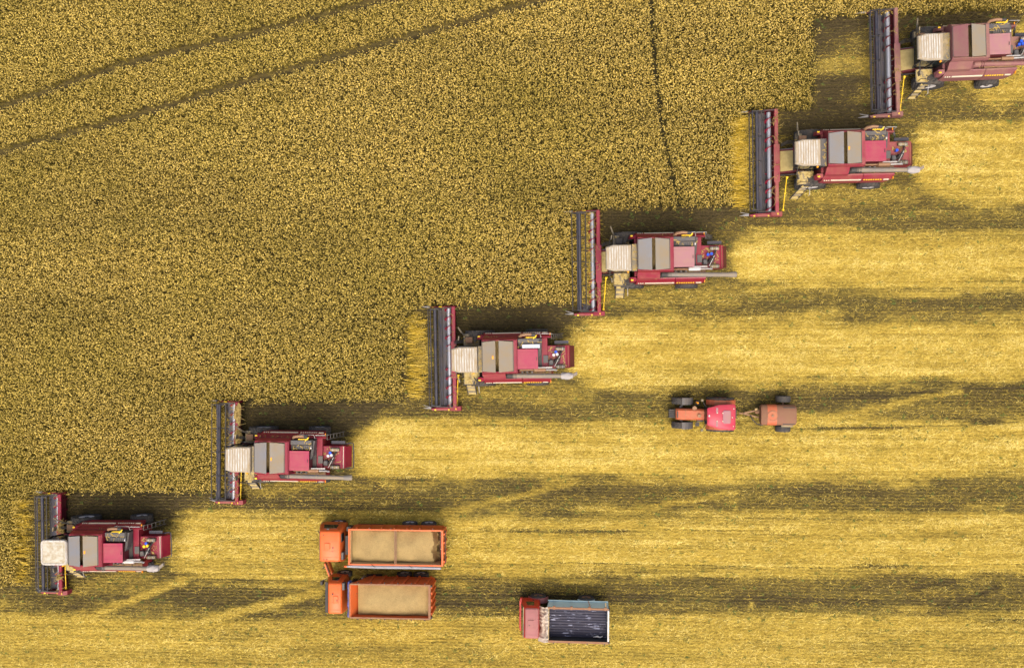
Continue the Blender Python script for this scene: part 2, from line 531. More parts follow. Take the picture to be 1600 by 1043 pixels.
def ground_mat():
    m, nt, b = new_mat('stubble_ground')
    N, L = nt.nodes, nt.links
    at_s = N.new('ShaderNodeAttribute'); at_s.attribute_name = 'straw'
    at_c = N.new('ShaderNodeAttribute'); at_c.attribute_name = 'crop'
    n1 = noise_fac(nt, 0.35, 0.3, 0.7)
    n2 = noise_fac(nt, 5.0, 0.25, 0.75, detail=8, stretch=(0.55, 1.6, 1), seed=2.0)
    n3 = noise_fac(nt, 14.0, 0.3, 0.8, detail=8, seed=4.0)
    soil = mixc(nt, n3, (0.034, 0.025, 0.012), (0.080, 0.060, 0.025))
    litter = mixc(nt, n2, (0.095, 0.072, 0.020), (0.25, 0.170, 0.034))
    litter = mixc(nt, n1, litter, (0.135, 0.115, 0.026))
    a = N.new('ShaderNodeMath'); a.operation = 'MULTIPLY_ADD'
    L.new(n3, a.inputs[0]); a.inputs[1].default_value = 0.55
    sub = N.new('ShaderNodeMath'); sub.operation = 'MULTIPLY_ADD'
    L.new(at_s.outputs['Fac'], sub.inputs[0]); sub.inputs[1].default_value = 1.5; sub.inputs[2].default_value = -0.42
    L.new(sub.outputs[0], a.inputs[2])
    cl = N.new('ShaderNodeClamp'); L.new(a.outputs[0], cl.inputs[0])
    base = mixc(nt, cl.outputs[0], soil, litter)
    straw = mixc(nt, n2, (0.29, 0.205, 0.030), (0.52, 0.375, 0.068))
    f = N.new('ShaderNodeMath'); f.operation = 'MULTIPLY_ADD'
    L.new(at_s.outputs['Fac'], f.inputs[0]); f.inputs[1].default_value = 1.5
    g = N.new('ShaderNodeMath'); g.operation = 'MULTIPLY_ADD'
    L.new(n2, g.inputs[0]); g.inputs[1].default_value = 0.5; g.inputs[2].default_value = -0.72
    L.new(g.outputs[0], f.inputs[2])
    cl2 = N.new('ShaderNodeClamp'); L.new(f.outputs[0], cl2.inputs[0])
    base = mixc(nt, cl2.outputs[0], base, straw)
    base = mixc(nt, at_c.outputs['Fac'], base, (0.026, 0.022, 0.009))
    L.new(base, b.inputs['Base Color'])
    b.inputs['Roughness'].default_value = 0.95
    b.inputs['Specular IOR Level'].default_value = 0.08
    bp = N.new('ShaderNodeBump'); bp.inputs['Strength'].default_value = 0.7; bp.inputs['Distance'].default_value = 0.05
    L.new(n2, bp.inputs['Height']); L.new(bp.outputs[0], b.inputs['Normal'])
    return m


def build_ground():
    xs = axis(-44, 46, 0.3); ys = axis(-34, 34, 0.3)
    X, Y = np.meshgrid(xs, ys, indexing='ij')
    px, py = to_px(np.clip(X, -60, 60), np.clip(Y, -45, 45))
    m = straw_amount(px, py)
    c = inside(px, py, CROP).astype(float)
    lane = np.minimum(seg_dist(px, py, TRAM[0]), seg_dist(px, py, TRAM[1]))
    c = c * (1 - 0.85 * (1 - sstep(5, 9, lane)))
    m = np.where(inside(px, py, CROP), 0.31 * (1 - sstep(3, 9, lane)), m)
    Z = 0.05 * (vnoise(X / 5, Y / 3, 5) - 0.5) + 0.06 * m * vnoise(X * 1.3, Y * 2.1, 6)
    nx, ny = X.shape
    me = bpy.data.meshes.new('ground')
    V = np.stack([X, Y, Z], -1).reshape(-1, 3) * S
    i, j = np.meshgrid(np.arange(nx - 1), np.arange(ny - 1), indexing='ij')
    q = (i * ny + j).ravel()
    F = np.stack([q, q + ny, q + ny + 1, q + 1], -1)
    mesh_from(me, V, F)
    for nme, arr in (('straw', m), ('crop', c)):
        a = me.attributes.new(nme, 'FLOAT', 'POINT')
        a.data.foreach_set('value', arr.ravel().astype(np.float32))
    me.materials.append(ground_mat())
    o = bpy.data.objects.new('ground', me)
    COL.objects.link(o)
    tag(o, 'harvested field of stubble soil and scattered chaff under everything', kind='structure')


def mesh_from(me, V, F):
    V = np.asarray(V, np.float32); F = np.asarray(F, np.int32)
    k = F.shape[1]
    me.vertices.add(len(V)); me.vertices.foreach_set('co', V.ravel())
    me.loops.add(F.size); me.loops.foreach_set('vertex_index', F.ravel())
    me.polygons.add(len(F)); me.polygons.foreach_set('loop_start', np.arange(0, F.size, k, dtype=np.int32))
    me.update(calc_edges=True)


build_ground()


def blade_mat(name, stops, rough=0.8, attr='tint', trans=0.0):
    """Colour of a stalk from its own random number, as stalks differ."""
    m, nt, b = new_mat(name)
    N, L = nt.nodes, nt.links
    a = N.new('ShaderNodeAttribute'); a.attribute_name = attr
    r = N.new('ShaderNodeValToRGB')
    el = r.color_ramp.elements
    while len(el) < len(stops):
        el.new(0.5)
    for e, (p, c) in zip(el, stops):
        e.position = p; e.color = rgb(c)
    L.new(a.outputs['Fac'], r.inputs[0]); L.new(r.outputs[0], b.inputs['Base Color'])
    b.inputs['Roughness'].default_value = rough
    b.inputs['Specular IOR Level'].default_value = 0.15
    return m


def strips(cx, cy, cz, ang, tilt, ln, wd, roll=None):
    """One quad per stalk; all inputs arrays in metres and radians."""
    n = len(cx)
    d = np.stack([np.cos(ang) * np.cos(tilt), np.sin(ang) * np.cos(tilt), np.sin(tilt)], -1) * (ln / 2)[:, None]
    s0 = np.stack([-np.sin(ang), np.cos(ang), np.zeros(n)], -1)
    if roll is not None:
        upv = np.cross(d / (ln / 2)[:, None], s0)
        s0 = s0 * np.cos(roll)[:, None] + upv * np.sin(roll)[:, None]
    s0 = s0 * (wd / 2)[:, None]
    c = np.stack([cx, cy, cz], -1)
    V = np.stack([c - d - s0, c + d - s0 * 0.5, c + d + s0 * 0.5, c - d + s0], 1).reshape(-1, 3)
    F = np.arange(4 * n).reshape(-1, 4)
    return V, F


def stuff_mesh(name, V, F, tint, mat, label, per=1):
    me = bpy.data.meshes.new(name)
    mesh_from(me, V, F)
    a = me.attributes.new('tint', 'FLOAT', 'FACE')
    a.data.foreach_set('value', np.repeat(tint, per).astype(np.float32))
    me.materials.append(mat)
    o = bpy.data.objects.new(name, me)
    COL.objects.link(o)
    tag(o, label, kind='stuff')
    return o


def field_points(n):
    px = RNG.uniform(-140, 1740, n); py = RNG.uniform(-120, 1170, n)
    return px, py


# loose straw: every stalk is a strip lying on the stubble
def build_straw():
    px, py = field_points(2300000)
    keep = ~inside(px, py, CROP)
    px, py = px[keep], py[keep]
    m = straw_amount(px, py)
    Yr = from_px(px, py)[1]
    line = vnoise(px / 150, Yr / 0.16, 61) * 0.6 + vnoise(px / 60, Yr / 0.32, 62) * 0.4
    m = m * (0.66 + 0.62 * line)
    k = RNG.random(len(px)) < np.clip(m, 0, 1) ** 2.0 * 0.95 + 0.0025
    px, py, m = px[k], py[k], m[k]
    X, Y = from_px(px, py)
    n = len(X)
    ang = RNG.normal(0, 0.75, n) + np.where(RNG.random(n) < 0.35, RNG.uniform(0, math.pi, n), 0.25)
    ln = RNG.uniform(0.10, 0.34, n) * (0.65 + 0.35 * m); wd = RNG.uniform(0.010, 0.026, n) * (0.7 + 0.3 * m)
    z = 0.035 + RNG.random(n) * (0.04 + 0.13 * m)
    V, F = strips(X * S, Y * S, z, ang, RNG.normal(0, 0.16, n), ln, wd, RNG.normal(0, 0.5, n))
    tint = np.clip(RNG.normal(0.52, 0.24, n) + 0.28 * (m - 0.65) + 0.35 * (vnoise(X * 0.35, Y * 3.2, 8) - 0.5) + 0.2 * (vnoise(X * 2.5, Y * 3.5, 18) - 0.5), 0, 1)
    tint = tint + 0.12 * fresh_heap(px, py)
    tr = np.zeros(n)
    for line, w, s_ in TRAILS[:6]:
        tr = np.maximum(tr, 1 - sstep(w * 0.5, w * 1.1, seg_dist(px, py, line)))
    tint = np.clip(tint - 0.22 * tr * (m < 0.6), 0, 1)
    mat = blade_mat('straw', [(0.0, (0.15, 0.095, 0.018)), (0.35, (0.38, 0.270, 0.040)), (0.7, (0.59, 0.435, 0.078)), (1.0, (0.75, 0.60, 0.19))])
    stuff_mesh('loose_straw', V, F, tint, mat, 'golden straw spread in long swaths over the stubble behind the harvesters')


# stubble: short cut stalks standing in drilled rows that run along the field
def build_stubble():
    step, gap = 0.085, 0.215
    x0, y1 = -47.0, 33.0
    nx = int(92 / step); ny = int(66 / gap)
    i, j = np.meshgrid(np.arange(nx), np.arange(ny), indexing='ij')
    X = (x0 + i * step + RNG.uniform(-0.05, 0.05, i.shape)).ravel()
    jj = j.ravel()
    Y = (-31 + jj * gap) + RNG.normal(0, 0.018, X.shape) + 0.05 * np.sin(X * 0.13 + jj * 0.02)
    Xu, Yu = X / S, Y / S
    px, py = to_px(Xu, Yu)
    k = (px > -90) & (px < 1690) & (py > -60) & (py < 1110) & ~inside(px, py, CROP)
    k &= RNG.random(len(px)) < 0.9
    X, Y, px, py, jj = X[k], Y[k], px[k], py[k], jj[k]
    n = len(X)
    h = RNG.uniform(0.09, 0.19, n)
    ang = RNG.uniform(-0.5, 0.5, n) + np.where(RNG.random(n) < 0.5, 0, math.pi)
    tilt = RNG.uniform(0.35, 1.2, n)
    ln = h / np.sin(np.maximum(tilt, 0.6)) * 1.15
    V, F = strips(X, Y, h * 0.5 + 0.02, ang, tilt, ln, RNG.uniform(0.035, 0.075, n), RNG.normal(0, 0.4, n))
    bare = np.zeros(n)
    m = straw_amount(px, py)
    rowv = _lat[jj % 256, 3]
    tint = np.clip(0.0 + 0.74 * m ** 0.75 + 0.16 * (rowv - 0.5) + RNG.normal(0, 0.11, n), 0, 1)
    mat = blade_mat('stubble', [(0.0, (0.042, 0.033, 0.013)), (0.14, (0.085, 0.066, 0.019)), (0.32, (0.165, 0.125, 0.026)), (0.6, (0.34, 0.235, 0.038)), (1.0, (0.60, 0.42, 0.075))])
    stuff_mesh('stubble', V, F, tint, mat, 'rows of short cut stubble running along the harvested strips')
    # odd weeds left green
    nw = 2600
    px, py = field_points(nw)
    k = ~inside(px, py, CROP)
    X, Y = from_px(px[k], py[k])
    rep = 6
    n = len(X) * rep
    X = np.repeat(X, rep) * S + RNG.normal(0, 0.07, n); Y = np.repeat(Y, rep) * S + RNG.normal(0, 0.05, n)
    V, F = strips(X, Y, RNG.uniform(0.06, 0.16, n), RNG.uniform(0, 6.28, n), RNG.uniform(0, 0.6, n), RNG.uniform(0.08, 0.22, n), RNG.uniform(0.02, 0.05, n))
    mat = blade_mat('weeds', [(0.0, (0.045, 0.062, 0.016)), (1.0, (0.12, 0.15, 0.030))])
    stuff_mesh('weeds', V, F, RNG.random(n), mat, 'small green weeds scattered through the stubble')


build_straw()
build_stubble()


# ------------------------------------------------------------------ standing wheat
def wheat_mat():
    m, nt, b = new_mat('wheat')
    N, L = nt.nodes, nt.links
    c = N.new('ShaderNodeAttribute'); c.attribute_name = 'hue'
    t = N.new('ShaderNodeAttribute'); t.attribute_name = 'tone'; t.attribute_type = 'INSTANCER'
    g = N.new('ShaderNodeAttribute'); g.attribute_name = 'green'; g.attribute_type = 'INSTANCER'
    def ramp(stops):
        r = N.new('ShaderNodeValToRGB')
        el = r.color_ramp.elements
        while len(el) < len(stops):
            el.new(0.5)
        for e, (p, col) in zip(el, stops):
            e.position = p; e.color = rgb(col)
        L.new(c.outputs['Fac'], r.inputs[0])
        return r
    ripe = ramp([(0.0, (0.036, 0.031, 0.006)), (0.3, (0.165, 0.122, 0.020)), (0.65, (0.47, 0.325, 0.052)), (1.0, (0.78, 0.585, 0.175))])
    grn = ramp([(0.0, (0.035, 0.040, 0.007)), (0.5, (0.23, 0.175, 0.022)), (1.0, (0.60, 0.44, 0.09))])
    mx = mixc(nt, g.outputs['Fac'], ripe.outputs[0], grn.outputs[0])
    sc = N.new('ShaderNodeVectorMath'); sc.operation = 'SCALE'
    L.new(mx, sc.inputs[0]); L.new(t.outputs['Fac'], sc.inputs['Scale'])
    L.new(sc.outputs[0], b.inputs['Base Color'])
    b.inputs['Roughness'].default_value = 0.75
    b.inputs['Specular IOR Level'].default_value = 0.15
    return m


def wheat_clump(k, mat):
    rr = np.random.default_rng(100 + k)
    V, F, H = [], [], []

    def put(vs_, fs, hue):
        o = len(V)
        V.extend(vs_); F.extend([tuple(i + o for i in f) for f in fs]); H.extend([hue] * len(fs))

    n = 6
    for e in range(n):
        a = rr.uniform(0, 2 * math.pi); r = 0.062 * math.sqrt(rr.random())
        bx, by = r * math.cos(a), r * math.sin(a)
        h = rr.uniform(0.68, 0.92)
        d = a + rr.uniform(-1.3, 1.3); lean = rr.uniform(0.0, 0.05)
        top = np.array([bx + lean * math.cos(d), by + lean * math.sin(d), h])
        t = rr.uniform(-0.5, 1.1)                      # ears nod to the side or stand up
        L_ = rr.uniform(0.08, 0.15); w = rr.uniform(0.012, 0.020)
        ax = np.array([math.cos(d) * math.cos(t), math.sin(d) * math.cos(t), math.sin(t)])
        s1 = np.array([-math.sin(d), math.cos(d), 0]); s2 = np.cross(ax, s1)
        mid = top + ax * L_ * 0.45; tip = top + ax * L_
        hue = float(np.clip(rr.normal(0.74, 0.17), 0, 1))
        q = [top, mid + s1 * w, mid + s2 * w, mid - s1 * w, mid - s2 * w, tip]
        put(q, [(0, 1, 2), (0, 2, 3), (0, 3, 4), (0, 4, 1), (5, 2, 1), (5, 3, 2), (5, 4, 3), (5, 1, 4)], hue)
        sw = 0.008
        g0 = np.array([bx * 0.6, by * 0.6, 0])
        put([g0 - s1 * sw, g0 + s1 * sw, top + s1 * sw], [(0, 1, 2)], float(rr.uniform(0.2, 0.5)))
    for e in range(2):
        a = rr.uniform(0, 2 * math.pi); r = 0.09 * math.sqrt(rr.random())
        b0 = np.array([r * math.cos(a), r * math.sin(a), rr.uniform(0.3, 0.6)])
        d = rr.uniform(0, 2 * math.pi)
        dv = np.array([math.cos(d), math.sin(d), 0]); sv = np.array([-math.sin(d), math.cos(d), 0]) * 0.011
        m_ = b0 + dv * 0.09 + np.array([0, 0, 0.05]); tp = b0 + dv * 0.19 - np.array([0, 0, 0.08])
        put([b0 - sv, b0 + sv, m_ + sv, m_ - sv, tp], [(0, 1, 2), (0, 2, 3), (3, 2, 4)], float(rr.uniform(0.12, 0.42)))
    me = bpy.data.meshes.new('wheat_clump')
    me.from_pydata([tuple(v) for v in V], [], F)
    at_ = me.attributes.new('hue', 'FLOAT', 'FACE')
    at_.data.foreach_set('value', np.array(H, np.float32))
    me.materials.append(mat)
    return bpy.data.objects.new('wheat_clump', me)      # a source for the instances, not placed itself


def instance_tree(sources):
    nt = bpy.data.node_groups.new('wheat_stand', 'GeometryNodeTree')
    nt.interface.new_socket('Geometry', in_out='INPUT', socket_type='NodeSocketGeometry')
    nt.interface.new_socket('Geometry', in_out='OUTPUT', socket_type='NodeSocketGeometry')
    N, L = nt.nodes, nt.links
    gi, go = N.new('NodeGroupInput'), N.new('NodeGroupOutput')
    g2i = N.new('GeometryNodeGeometryToInstance')
    for o in sources:
        oi = N.new('GeometryNodeObjectInfo'); oi.inputs['Object'].default_value = o
        L.new(oi.outputs['Geometry'], g2i.inputs[0])
    m2p = N.new('GeometryNodeMeshToPoints')
    iop = N.new('GeometryNodeInstanceOnPoints')
    iop.inputs['Pick Instance'].default_value = True

    def named(nm, ty):
        a = N.new('GeometryNodeInputNamedAttribute'); a.data_type = ty; a.inputs[0].default_value = nm
        return a.outputs['Attribute']
    L.new(gi.outputs[0], m2p.inputs['Mesh'])
    L.new(m2p.outputs[0], iop.inputs['Points'])
    L.new(g2i.outputs[0], iop.inputs['Instance'])
    L.new(named('pick', 'INT'), iop.inputs['Instance Index'])
    e2r = N.new('FunctionNodeEulerToRotation')
    L.new(named('rot', 'FLOAT_VECTOR'), e2r.inputs[0]); L.new(e2r.outputs[0], iop.inputs['Rotation'])
    L.new(named('size', 'FLOAT_VECTOR'), iop.inputs['Scale'])
    L.new(iop.outputs[0], go.inputs[0])
    return nt


def build_wheat():
    mat = wheat_mat()
    src = [wheat_clump(k, mat) for k in range(6)]
    tree = instance_tree(src)
    sp = 0.155 / S
    xs = np.arange(-46, 46, sp); ys = np.arange(-24, 31, sp)
    X, Y = np.meshgrid(xs, ys)
    X = X + (np.arange(X.shape[0]) % 2)[:, None] * sp * 0.5
    X = X.ravel() + RNG.uniform(-0.34, 0.34, X.size) * sp; Y = Y.ravel() + RNG.uniform(-0.34, 0.34, Y.size) * sp
    px, py = to_px(X, Y, 0.62)
    wx = (vnoise(px / 7, py / 7, 20) - 0.5) * 9; wy = (vnoise(px / 7, py / 7, 21) - 0.5) * 9
    wx = wx + RNG.normal(0, 2.2, X.size); wy = wy + RNG.normal(0, 2.2, X.size)
    k = inside(px + wx, py + wy, CROP) & (px > -190) & (px < 1790) & (py > -190)
    lane = np.minimum(seg_dist(px + wx * .4, py + wy * .4, TRAM[0]), seg_dist(px + wx * .4, py + wy * .4, TRAM[1]))
    k &= (lane > 6.5) | ((lane > 4.9) & (RNG.random(len(X)) < 0.3))
    gp = seg_dist(px, py, GAP)
    k &= gp > 2.7
    X, Y, px, py, lane = X[k], Y[k], px[k], py[k], lane[k]
    n = len(X)
    rot = np.zeros((n, 3)); rot[:, 2] = RNG.uniform(0, 6.28, n)
    rot[:, 0] = RNG.normal(0, 0.07, n); rot[:, 1] = RNG.normal(0, 0.07, n)
    # low patches: thinner and shorter standing crop
    lo = vnoise(X / 3.5, Y / 2.2, 11) * 0.5 + vnoise(X / 1.1, Y / 0.9, 12) * 0.5
    size = np.ones((n, 3)); row = vnoise(X / 7, Y / 0.42, 16) * 0.6 + vnoise(X / 12, Y / 1.3, 17) * 0.4
    size[:, 2] = 0.74 + 0.22 * lo + 0.16 * row + RNG.normal(0, 0.05, n)
    size[:, 0] = size[:, 1] = RNG.uniform(0.9, 1.12, n)
    green = np.clip(0.15 + 0.9 * (vnoise(X / 9, Y / 5, 13) - 0.5) + 0.5 * (vnoise(X / 2, Y / 1.2, 14) - 0.5)
                    + 0.25 * sstep(420, 60, px), 0, 1)
    tone = np.clip(0.95 + 0.20 * (vnoise(X / 8, Y / 2, 15) - 0.5) + 0.28 * (row - 0.5) + RNG.normal(0, 0.16, n), 0.45, 1.5)
    # crop bent over toward the cutter bar in front of two of the machines
    bx, by, brot, bsz = [], [], [], []
    for (x0, x1, y0, y1, cnt, s) in ((1146, 1166, 186, 320, 420, 1.0), (634, 654, 492, 620, 290, 0.95), (28, 44, 782, 908, 110, 0.9)):
        qx = RNG.uniform(x0, x1, cnt); qy = RNG.uniform(y0, y1, cnt)
        gx, gy = from_px(qx, qy)
        bx.append(gx); by.append(gy)
        z = RNG.normal(0, 0.35, cnt)
        r = np.stack([RNG.normal(0, 0.15, cnt), RNG.uniform(0.7, 1.3, cnt), z], -1)
        brot.append(r)
        bsz.append(np.stack([RNG.uniform(.8, 1.0, cnt)] * 2 + [RNG.uniform(0.8, 1.05, cnt) * s], -1))
    bx, by = np.concatenate(bx), np.concatenate(by)
    brot, bsz = np.concatenate(brot), np.concatenate(bsz)
    make_stand('standing_wheat', X, Y, rot, size, green, tone, tree, 'dense ripe wheat still standing uncut, with two wheel tracks through it')
    nb = len(bx)
    # long bare stalks raked toward the machine
    sx, sy, sl = [], [], []
    for (x0, x1, y0, y1, cnt) in ((1144, 1170, 184, 322, 2000), (640, 668, 495, 620, 1000), (26, 52, 780, 908, 900), (900, 934, 330, 476, 900), (336, 360, 640, 760, 700)):
        u = np.clip(RNG.normal(0.45, 0.28, cnt), -0.1, 1.05)
        qx = x0 + (x1 - x0) * u; qy = RNG.uniform(y0, y1, cnt) + RNG.normal(0, 3, cnt)
        kk = RNG.random(cnt) < 0.25 + 0.75 * vnoise(qx / 30, qy / 4, 51)
        gx, gy = from_px(qx[kk], qy[kk]); sx.append(gx); sy.append(gy)
    sx, sy = np.concatenate(sx), np.concatenate(sy)
    m_ = len(sx)
    V, F = strips(sx * S, sy * S, RNG.uniform(0.12, 0.62, m_), RNG.normal(0, 0.22, m_), RNG.uniform(0.0, 0.55, m_), RNG.uniform(0.35, 0.8, m_), RNG.uniform(0.012, 0.034, m_), RNG.normal(0, 0.5, m_))
    smat = blade_mat('bent_stalk', [(0.0, (0.12, 0.085, 0.010)), (0.5, (0.46, 0.30, 0.022)), (1.0, (0.72, 0.52, 0.10))])
    stuff_mesh('raked_stalks', V, F, np.clip(RNG.normal(0.5, 0.26, m_), 0, 1), smat, 'long yellow wheat stalks raked flat in front of the headers')
    make_stand('bent_wheat', bx, by, brot, bsz, RNG.uniform(0.2, 0.7, nb), RNG.uniform(0.8, 1.15, nb), tree,
               'wheat stalks pushed over along the cut edge in front of the headers')


def make_stand(name, X, Y, rot, size, green, tone, tree, label):
    n = len(X)
    me = bpy.data.meshes.new(name)
    me.vertices.add(n)
    me.vertices.foreach_set('co', (np.stack([X, Y, np.zeros(n)], -1) * S).astype(np.float32).ravel())
    for nm, ty, arr, key in (('rot', 'FLOAT_VECTOR', rot, 'vector'), ('size', 'FLOAT_VECTOR', size, 'vector'),
                             ('green', 'FLOAT', green, 'value'), ('tone', 'FLOAT', tone, 'value'),
                             ('pick', 'INT', RNG.integers(0, 6, n), 'value')):
        a = me.attributes.new(nm, ty, 'POINT')
        a.data.foreach_set(key, np.asarray(arr, np.int32 if ty == 'INT' else np.float32).ravel())
    o = bpy.data.objects.new(name, me)
    COL.objects.link(o)
    md = o.modifiers.new('stand', 'NODES'); md.node_group = tree
    tag(o, label, kind='stuff')


build_wheat()


# ------------------------------------------------------------------ wheels
def tyre_wheel(parent, x, y, r, w, side, lugs=18, rim_mat='offwhite', name='wheel', drum=0.52, lug_h=0.045, tread_mat='rubber'):
    """Tyre with raised chevron lugs, dished rim and hub; side is +1 or -1, the way the rim faces."""
    h = w / 2
    rr = r * drum
    prof = [(rr, -h * 0.8), (r * 0.80, -h), (r * 0.95, -h * 0.93), (r, -h * 0.62), (r, h * 0.62), (r * 0.95, h * 0.93), (r * 0.80, h), (rr, h * 0.8)]
    t = MB().lathe_y((x, y, r), prof, 30).build(name, tread_mat, parent, smooth=True)
    lg = MB()
    for k in range(lugs):
        a0 = 2 * math.pi * k / lugs
        for sgn in (-1, 1):
            off = 0 if sgn < 0 else math.pi / lugs
            pts = []
            for (yy, da) in ((0.02 * sgn, 0.0), (h * 0.98 * sgn, 0.26)):
                for rad in (r - 0.01, r + lug_h):
                    for d2 in (-0.055, 0.055):
                        a = a0 + off + da + d2
                        rq = rad if abs(yy) < h * 0.6 else rad - 0.03
                        pts.append((x + rq * math.cos(a), y + yy, r + rq * math.sin(a)))
            p = pts
            lg.hexa([p[0], p[1], p[5], p[4], p[2], p[3], p[7], p[6]])
    lg.build('tread_lugs', tread_mat, t)
    yo = y + side * h * 0.8
    rim = MB()
    rim.lathe_y((x, 0, r), [(rr, yo), (rr, yo - side * 0.06), (rr * 0.55, yo - side * 0.10), (0.01, yo - side * 0.10), (0.01, yo - side * 0.06), (rr * 0.5, yo - side * 0.06), (rr * 0.92, yo)], 24)
    rim.build('rim', rim_mat, t, smooth=True)
    hb = MB().cyl((x, yo - side * 0.10, r), (x, yo + side * 0.01, r), r * 0.17, r * 0.13, 12)
    for k in range(6):
        a = k * math.pi / 3
        hb.cyl((x + rr * 0.42 * math.cos(a), yo - side * 0.1, r + rr * 0.42 * math.sin(a)), (x + rr * 0.42 * math.cos(a), yo - side * 0.03, r + rr * 0.42 * math.sin(a)), 0.02, n=6)
    hb.build('hub', 'grey', t)
    return t


# ------------------------------------------------------------------ combine harvester
def build_header(root, P):
    rd = P['red']
    hd = MB()
    prof = [(-0.98, 0.10), (-0.92, 0.16), (-0.72, 0.20), (-0.58, 0.16), (-0.36, 0.15), (-0.16, 0.26), (-0.05, 0.50), (-0.03, 0.92),
            (0.03, 0.92), (0.03, 0.30), (-0.05, 0.08), (-0.9, 0.06)]
    hd.prism_y(prof, -3.0, 3.0)
    for k in range(9):                                     # stiffeners down the back wall
        y = -2.6 + 0.65 * k
        hd.box(0.03, 0.075, y - 0.05, y + 0.05, 0.15, 0.9)
    header = hd.build('header', P.get('trough', 'red_dark'), root)
    bb = MB()
    bb.prism_y([(-0.10, 0.94), (0.10, 0.94), (0.13, 1.0), (0.10, 1.07), (-0.08, 1.07), (-0.12, 1.0)], -3.0, 3.0)
    bb.prism_z([(-0.16, -1.25), (0.18, -1.25), (0.18, 0.95), (-0.16, 0.95)], 1.075, 1.10)
    bb.build('back_beam', rd, header, bevel=0.01)
    pan = MB()                                             # worn bright trough floor under the auger
    pan.sheet(lambda u, v: (-0.955 + 0.72 * u, -2.95 + 5.9 * v, (0.185 + 0.045 * math.sin(math.pi * u * 1.6)) if u < 0.6 else 0.185), 8, 6, 0.012)
    pan.build('trough_floor', 'pan', header)
    kb = MB()
    kb.box(-1.04, -0.99, -2.98, 2.98, 0.10, 0.13)
    for k in range(60):
        y = -2.92 + 0.099 * k
        kb.add([(-1.03, y - 0.022, 0.115), (-1.03, y + 0.022, 0.115), (-1.16, y, 0.10), (-1.03, y, 0.15)], [(0, 1, 2), (0, 3, 1), (1, 3, 2), (2, 3, 0)])
    kb.build('cutter_bar', 'grey', header)
    # auger: bright drum with red flights wound from both ends
    ag = MB().cyl((-0.33, -2.92, 0.52), (-0.33, 2.92, 0.52), 0.135, n=18)
    for k in range(10):                                     # retracting fingers in the middle
        a = k * 2.1
        y = -0.5 + 0.1 * k
        ag.cyl((-0.33, y, 0.52), (-0.33 + 0.25 * math.cos(a), y, 0.52 + 0.25 * math.sin(a)), 0.012, n=5)
    auger = ag.build('auger', 'steel', header, smooth=True)
    for sgn in (-1, 1):
        fl = MB()
        nseg = 120
        loops = []
        for i in range(nseg + 1):
            u = i / nseg
            y = sgn * (2.90 - 2.25 * u)
            a = sgn * (2 * math.pi * 2.25 / 0.56 * u) + P['flight']
            c, s_ = math.cos(a), math.sin(a)
            loops.append([(-0.33 + r * c, y + dy, 0.52 + r * s_) for r, dy in ((0.13, -0.028), (0.265, -0.018), (0.265, 0.018), (0.13, 0.028))])
        fl.loft(loops)
        fl.build('auger_flight', 'red_dark' if P['faded'] else 'red', header)
    # pickup reel
    rx, rz, rr = -1.10, 0.98, 0.44
    MB().cyl((rx, -2.86, rz), (rx, 2.86, rz), 0.098, n=16).build('reel_shaft', 'reel', header, smooth=True)
    for k in range(5):
        a = R(P['reel'] + 72 * k)
        bx, bz = rx + rr * math.cos(a), rz + rr * math.sin(a)
        bt = MB().cyl((bx, -2.9, bz), (bx, 2.9, bz), 0.031, n=8)
        for j in range(30):
            y = -2.85 + 0.196 * j
            bt.bar((bx, y, bz), (bx + 0.02, y, bz - 0.17), 0.009, 0.009)
        bt.build('reel_bar', 'reel' if k % 2 else 'dark', header)
    for y in (-2.86, -1.43, 0.0, 1.43, 2.86):
        sp = MB()
        for k in range(5):
            a, b = R(P['reel'] + 72 * k), R(P['reel'] + 72 * (k + 1))
            p, q = (rx + rr * math.cos(a), y, rz + rr * math.sin(a)), (rx + rr * math.cos(b), y, rz + rr * math.sin(b))
            sp.bar((rx, y, rz), p, 0.035, 0.02)
            if abs(y) > 2:
                sp.bar(p, q, 0.05, 0.014)
        sp.cyl((rx, y - 0.03, rz), (rx, y + 0.03, rz), 0.13, n=12)
        sp.build('reel_spider', 'dark', header)
    for sg in (-1, 1):                                     # lift arms of the reel
        MB().bar((-0.03, sg * 2.95, 1.02), (-1.12, sg * 2.93, 1.04), 0.05, 0.07).build('reel_arm', 'dark', header)
        # end sheets and pointed dividers
        e = MB()
        e.prism_y([(-1.62, 0.12), (-1.25, 0.55), (-0.55, 0.72), (0.10, 0.98), (0.16, 0.5), (0.1, 0.10)], min(sg * 3.0, sg * 3.05), max(sg * 3.0, sg * 3.05))
        e.build('end_sheet', rd, header, bevel=0.008)
        d = MB()
        d.tube([(-1.50, sg * 3.04, 0.36), (-1.75, sg * 3.05, 0.26), (-2.02, sg * 3.06, 0.12)], [0.075, 0.05, 0.01], 8)
        if sg < 0:
            d.tube([(-1.5, sg * 3.0, 0.42), (-1.8, sg * 2.93, 0.34), (-1.98, sg * 2.88, 0.30)], [0.02, 0.018, 0.012], 6)
        d.build('crop_divider', 'galv', header)
    sh = MB()                                              # drive guard along the near end
    sh.prism_z([(-1.50, -3.06), (-1.42, -3.17), (0.28, -3.18), (0.36, -3.10), (0.30, -3.055), (-1.35, -3.055)], 0.35, 0.62)
    sh.prism_y([(-0.25, 0.3), (-0.30, 0.85), (0.02, 1.0), (0.34, 0.85), (0.36, 0.3)], -3.19, -2.93)
    shield = sh.build('drive_guard', 'red_faded' if P['faded'] else 'red_dusty', header, bevel=0.015)
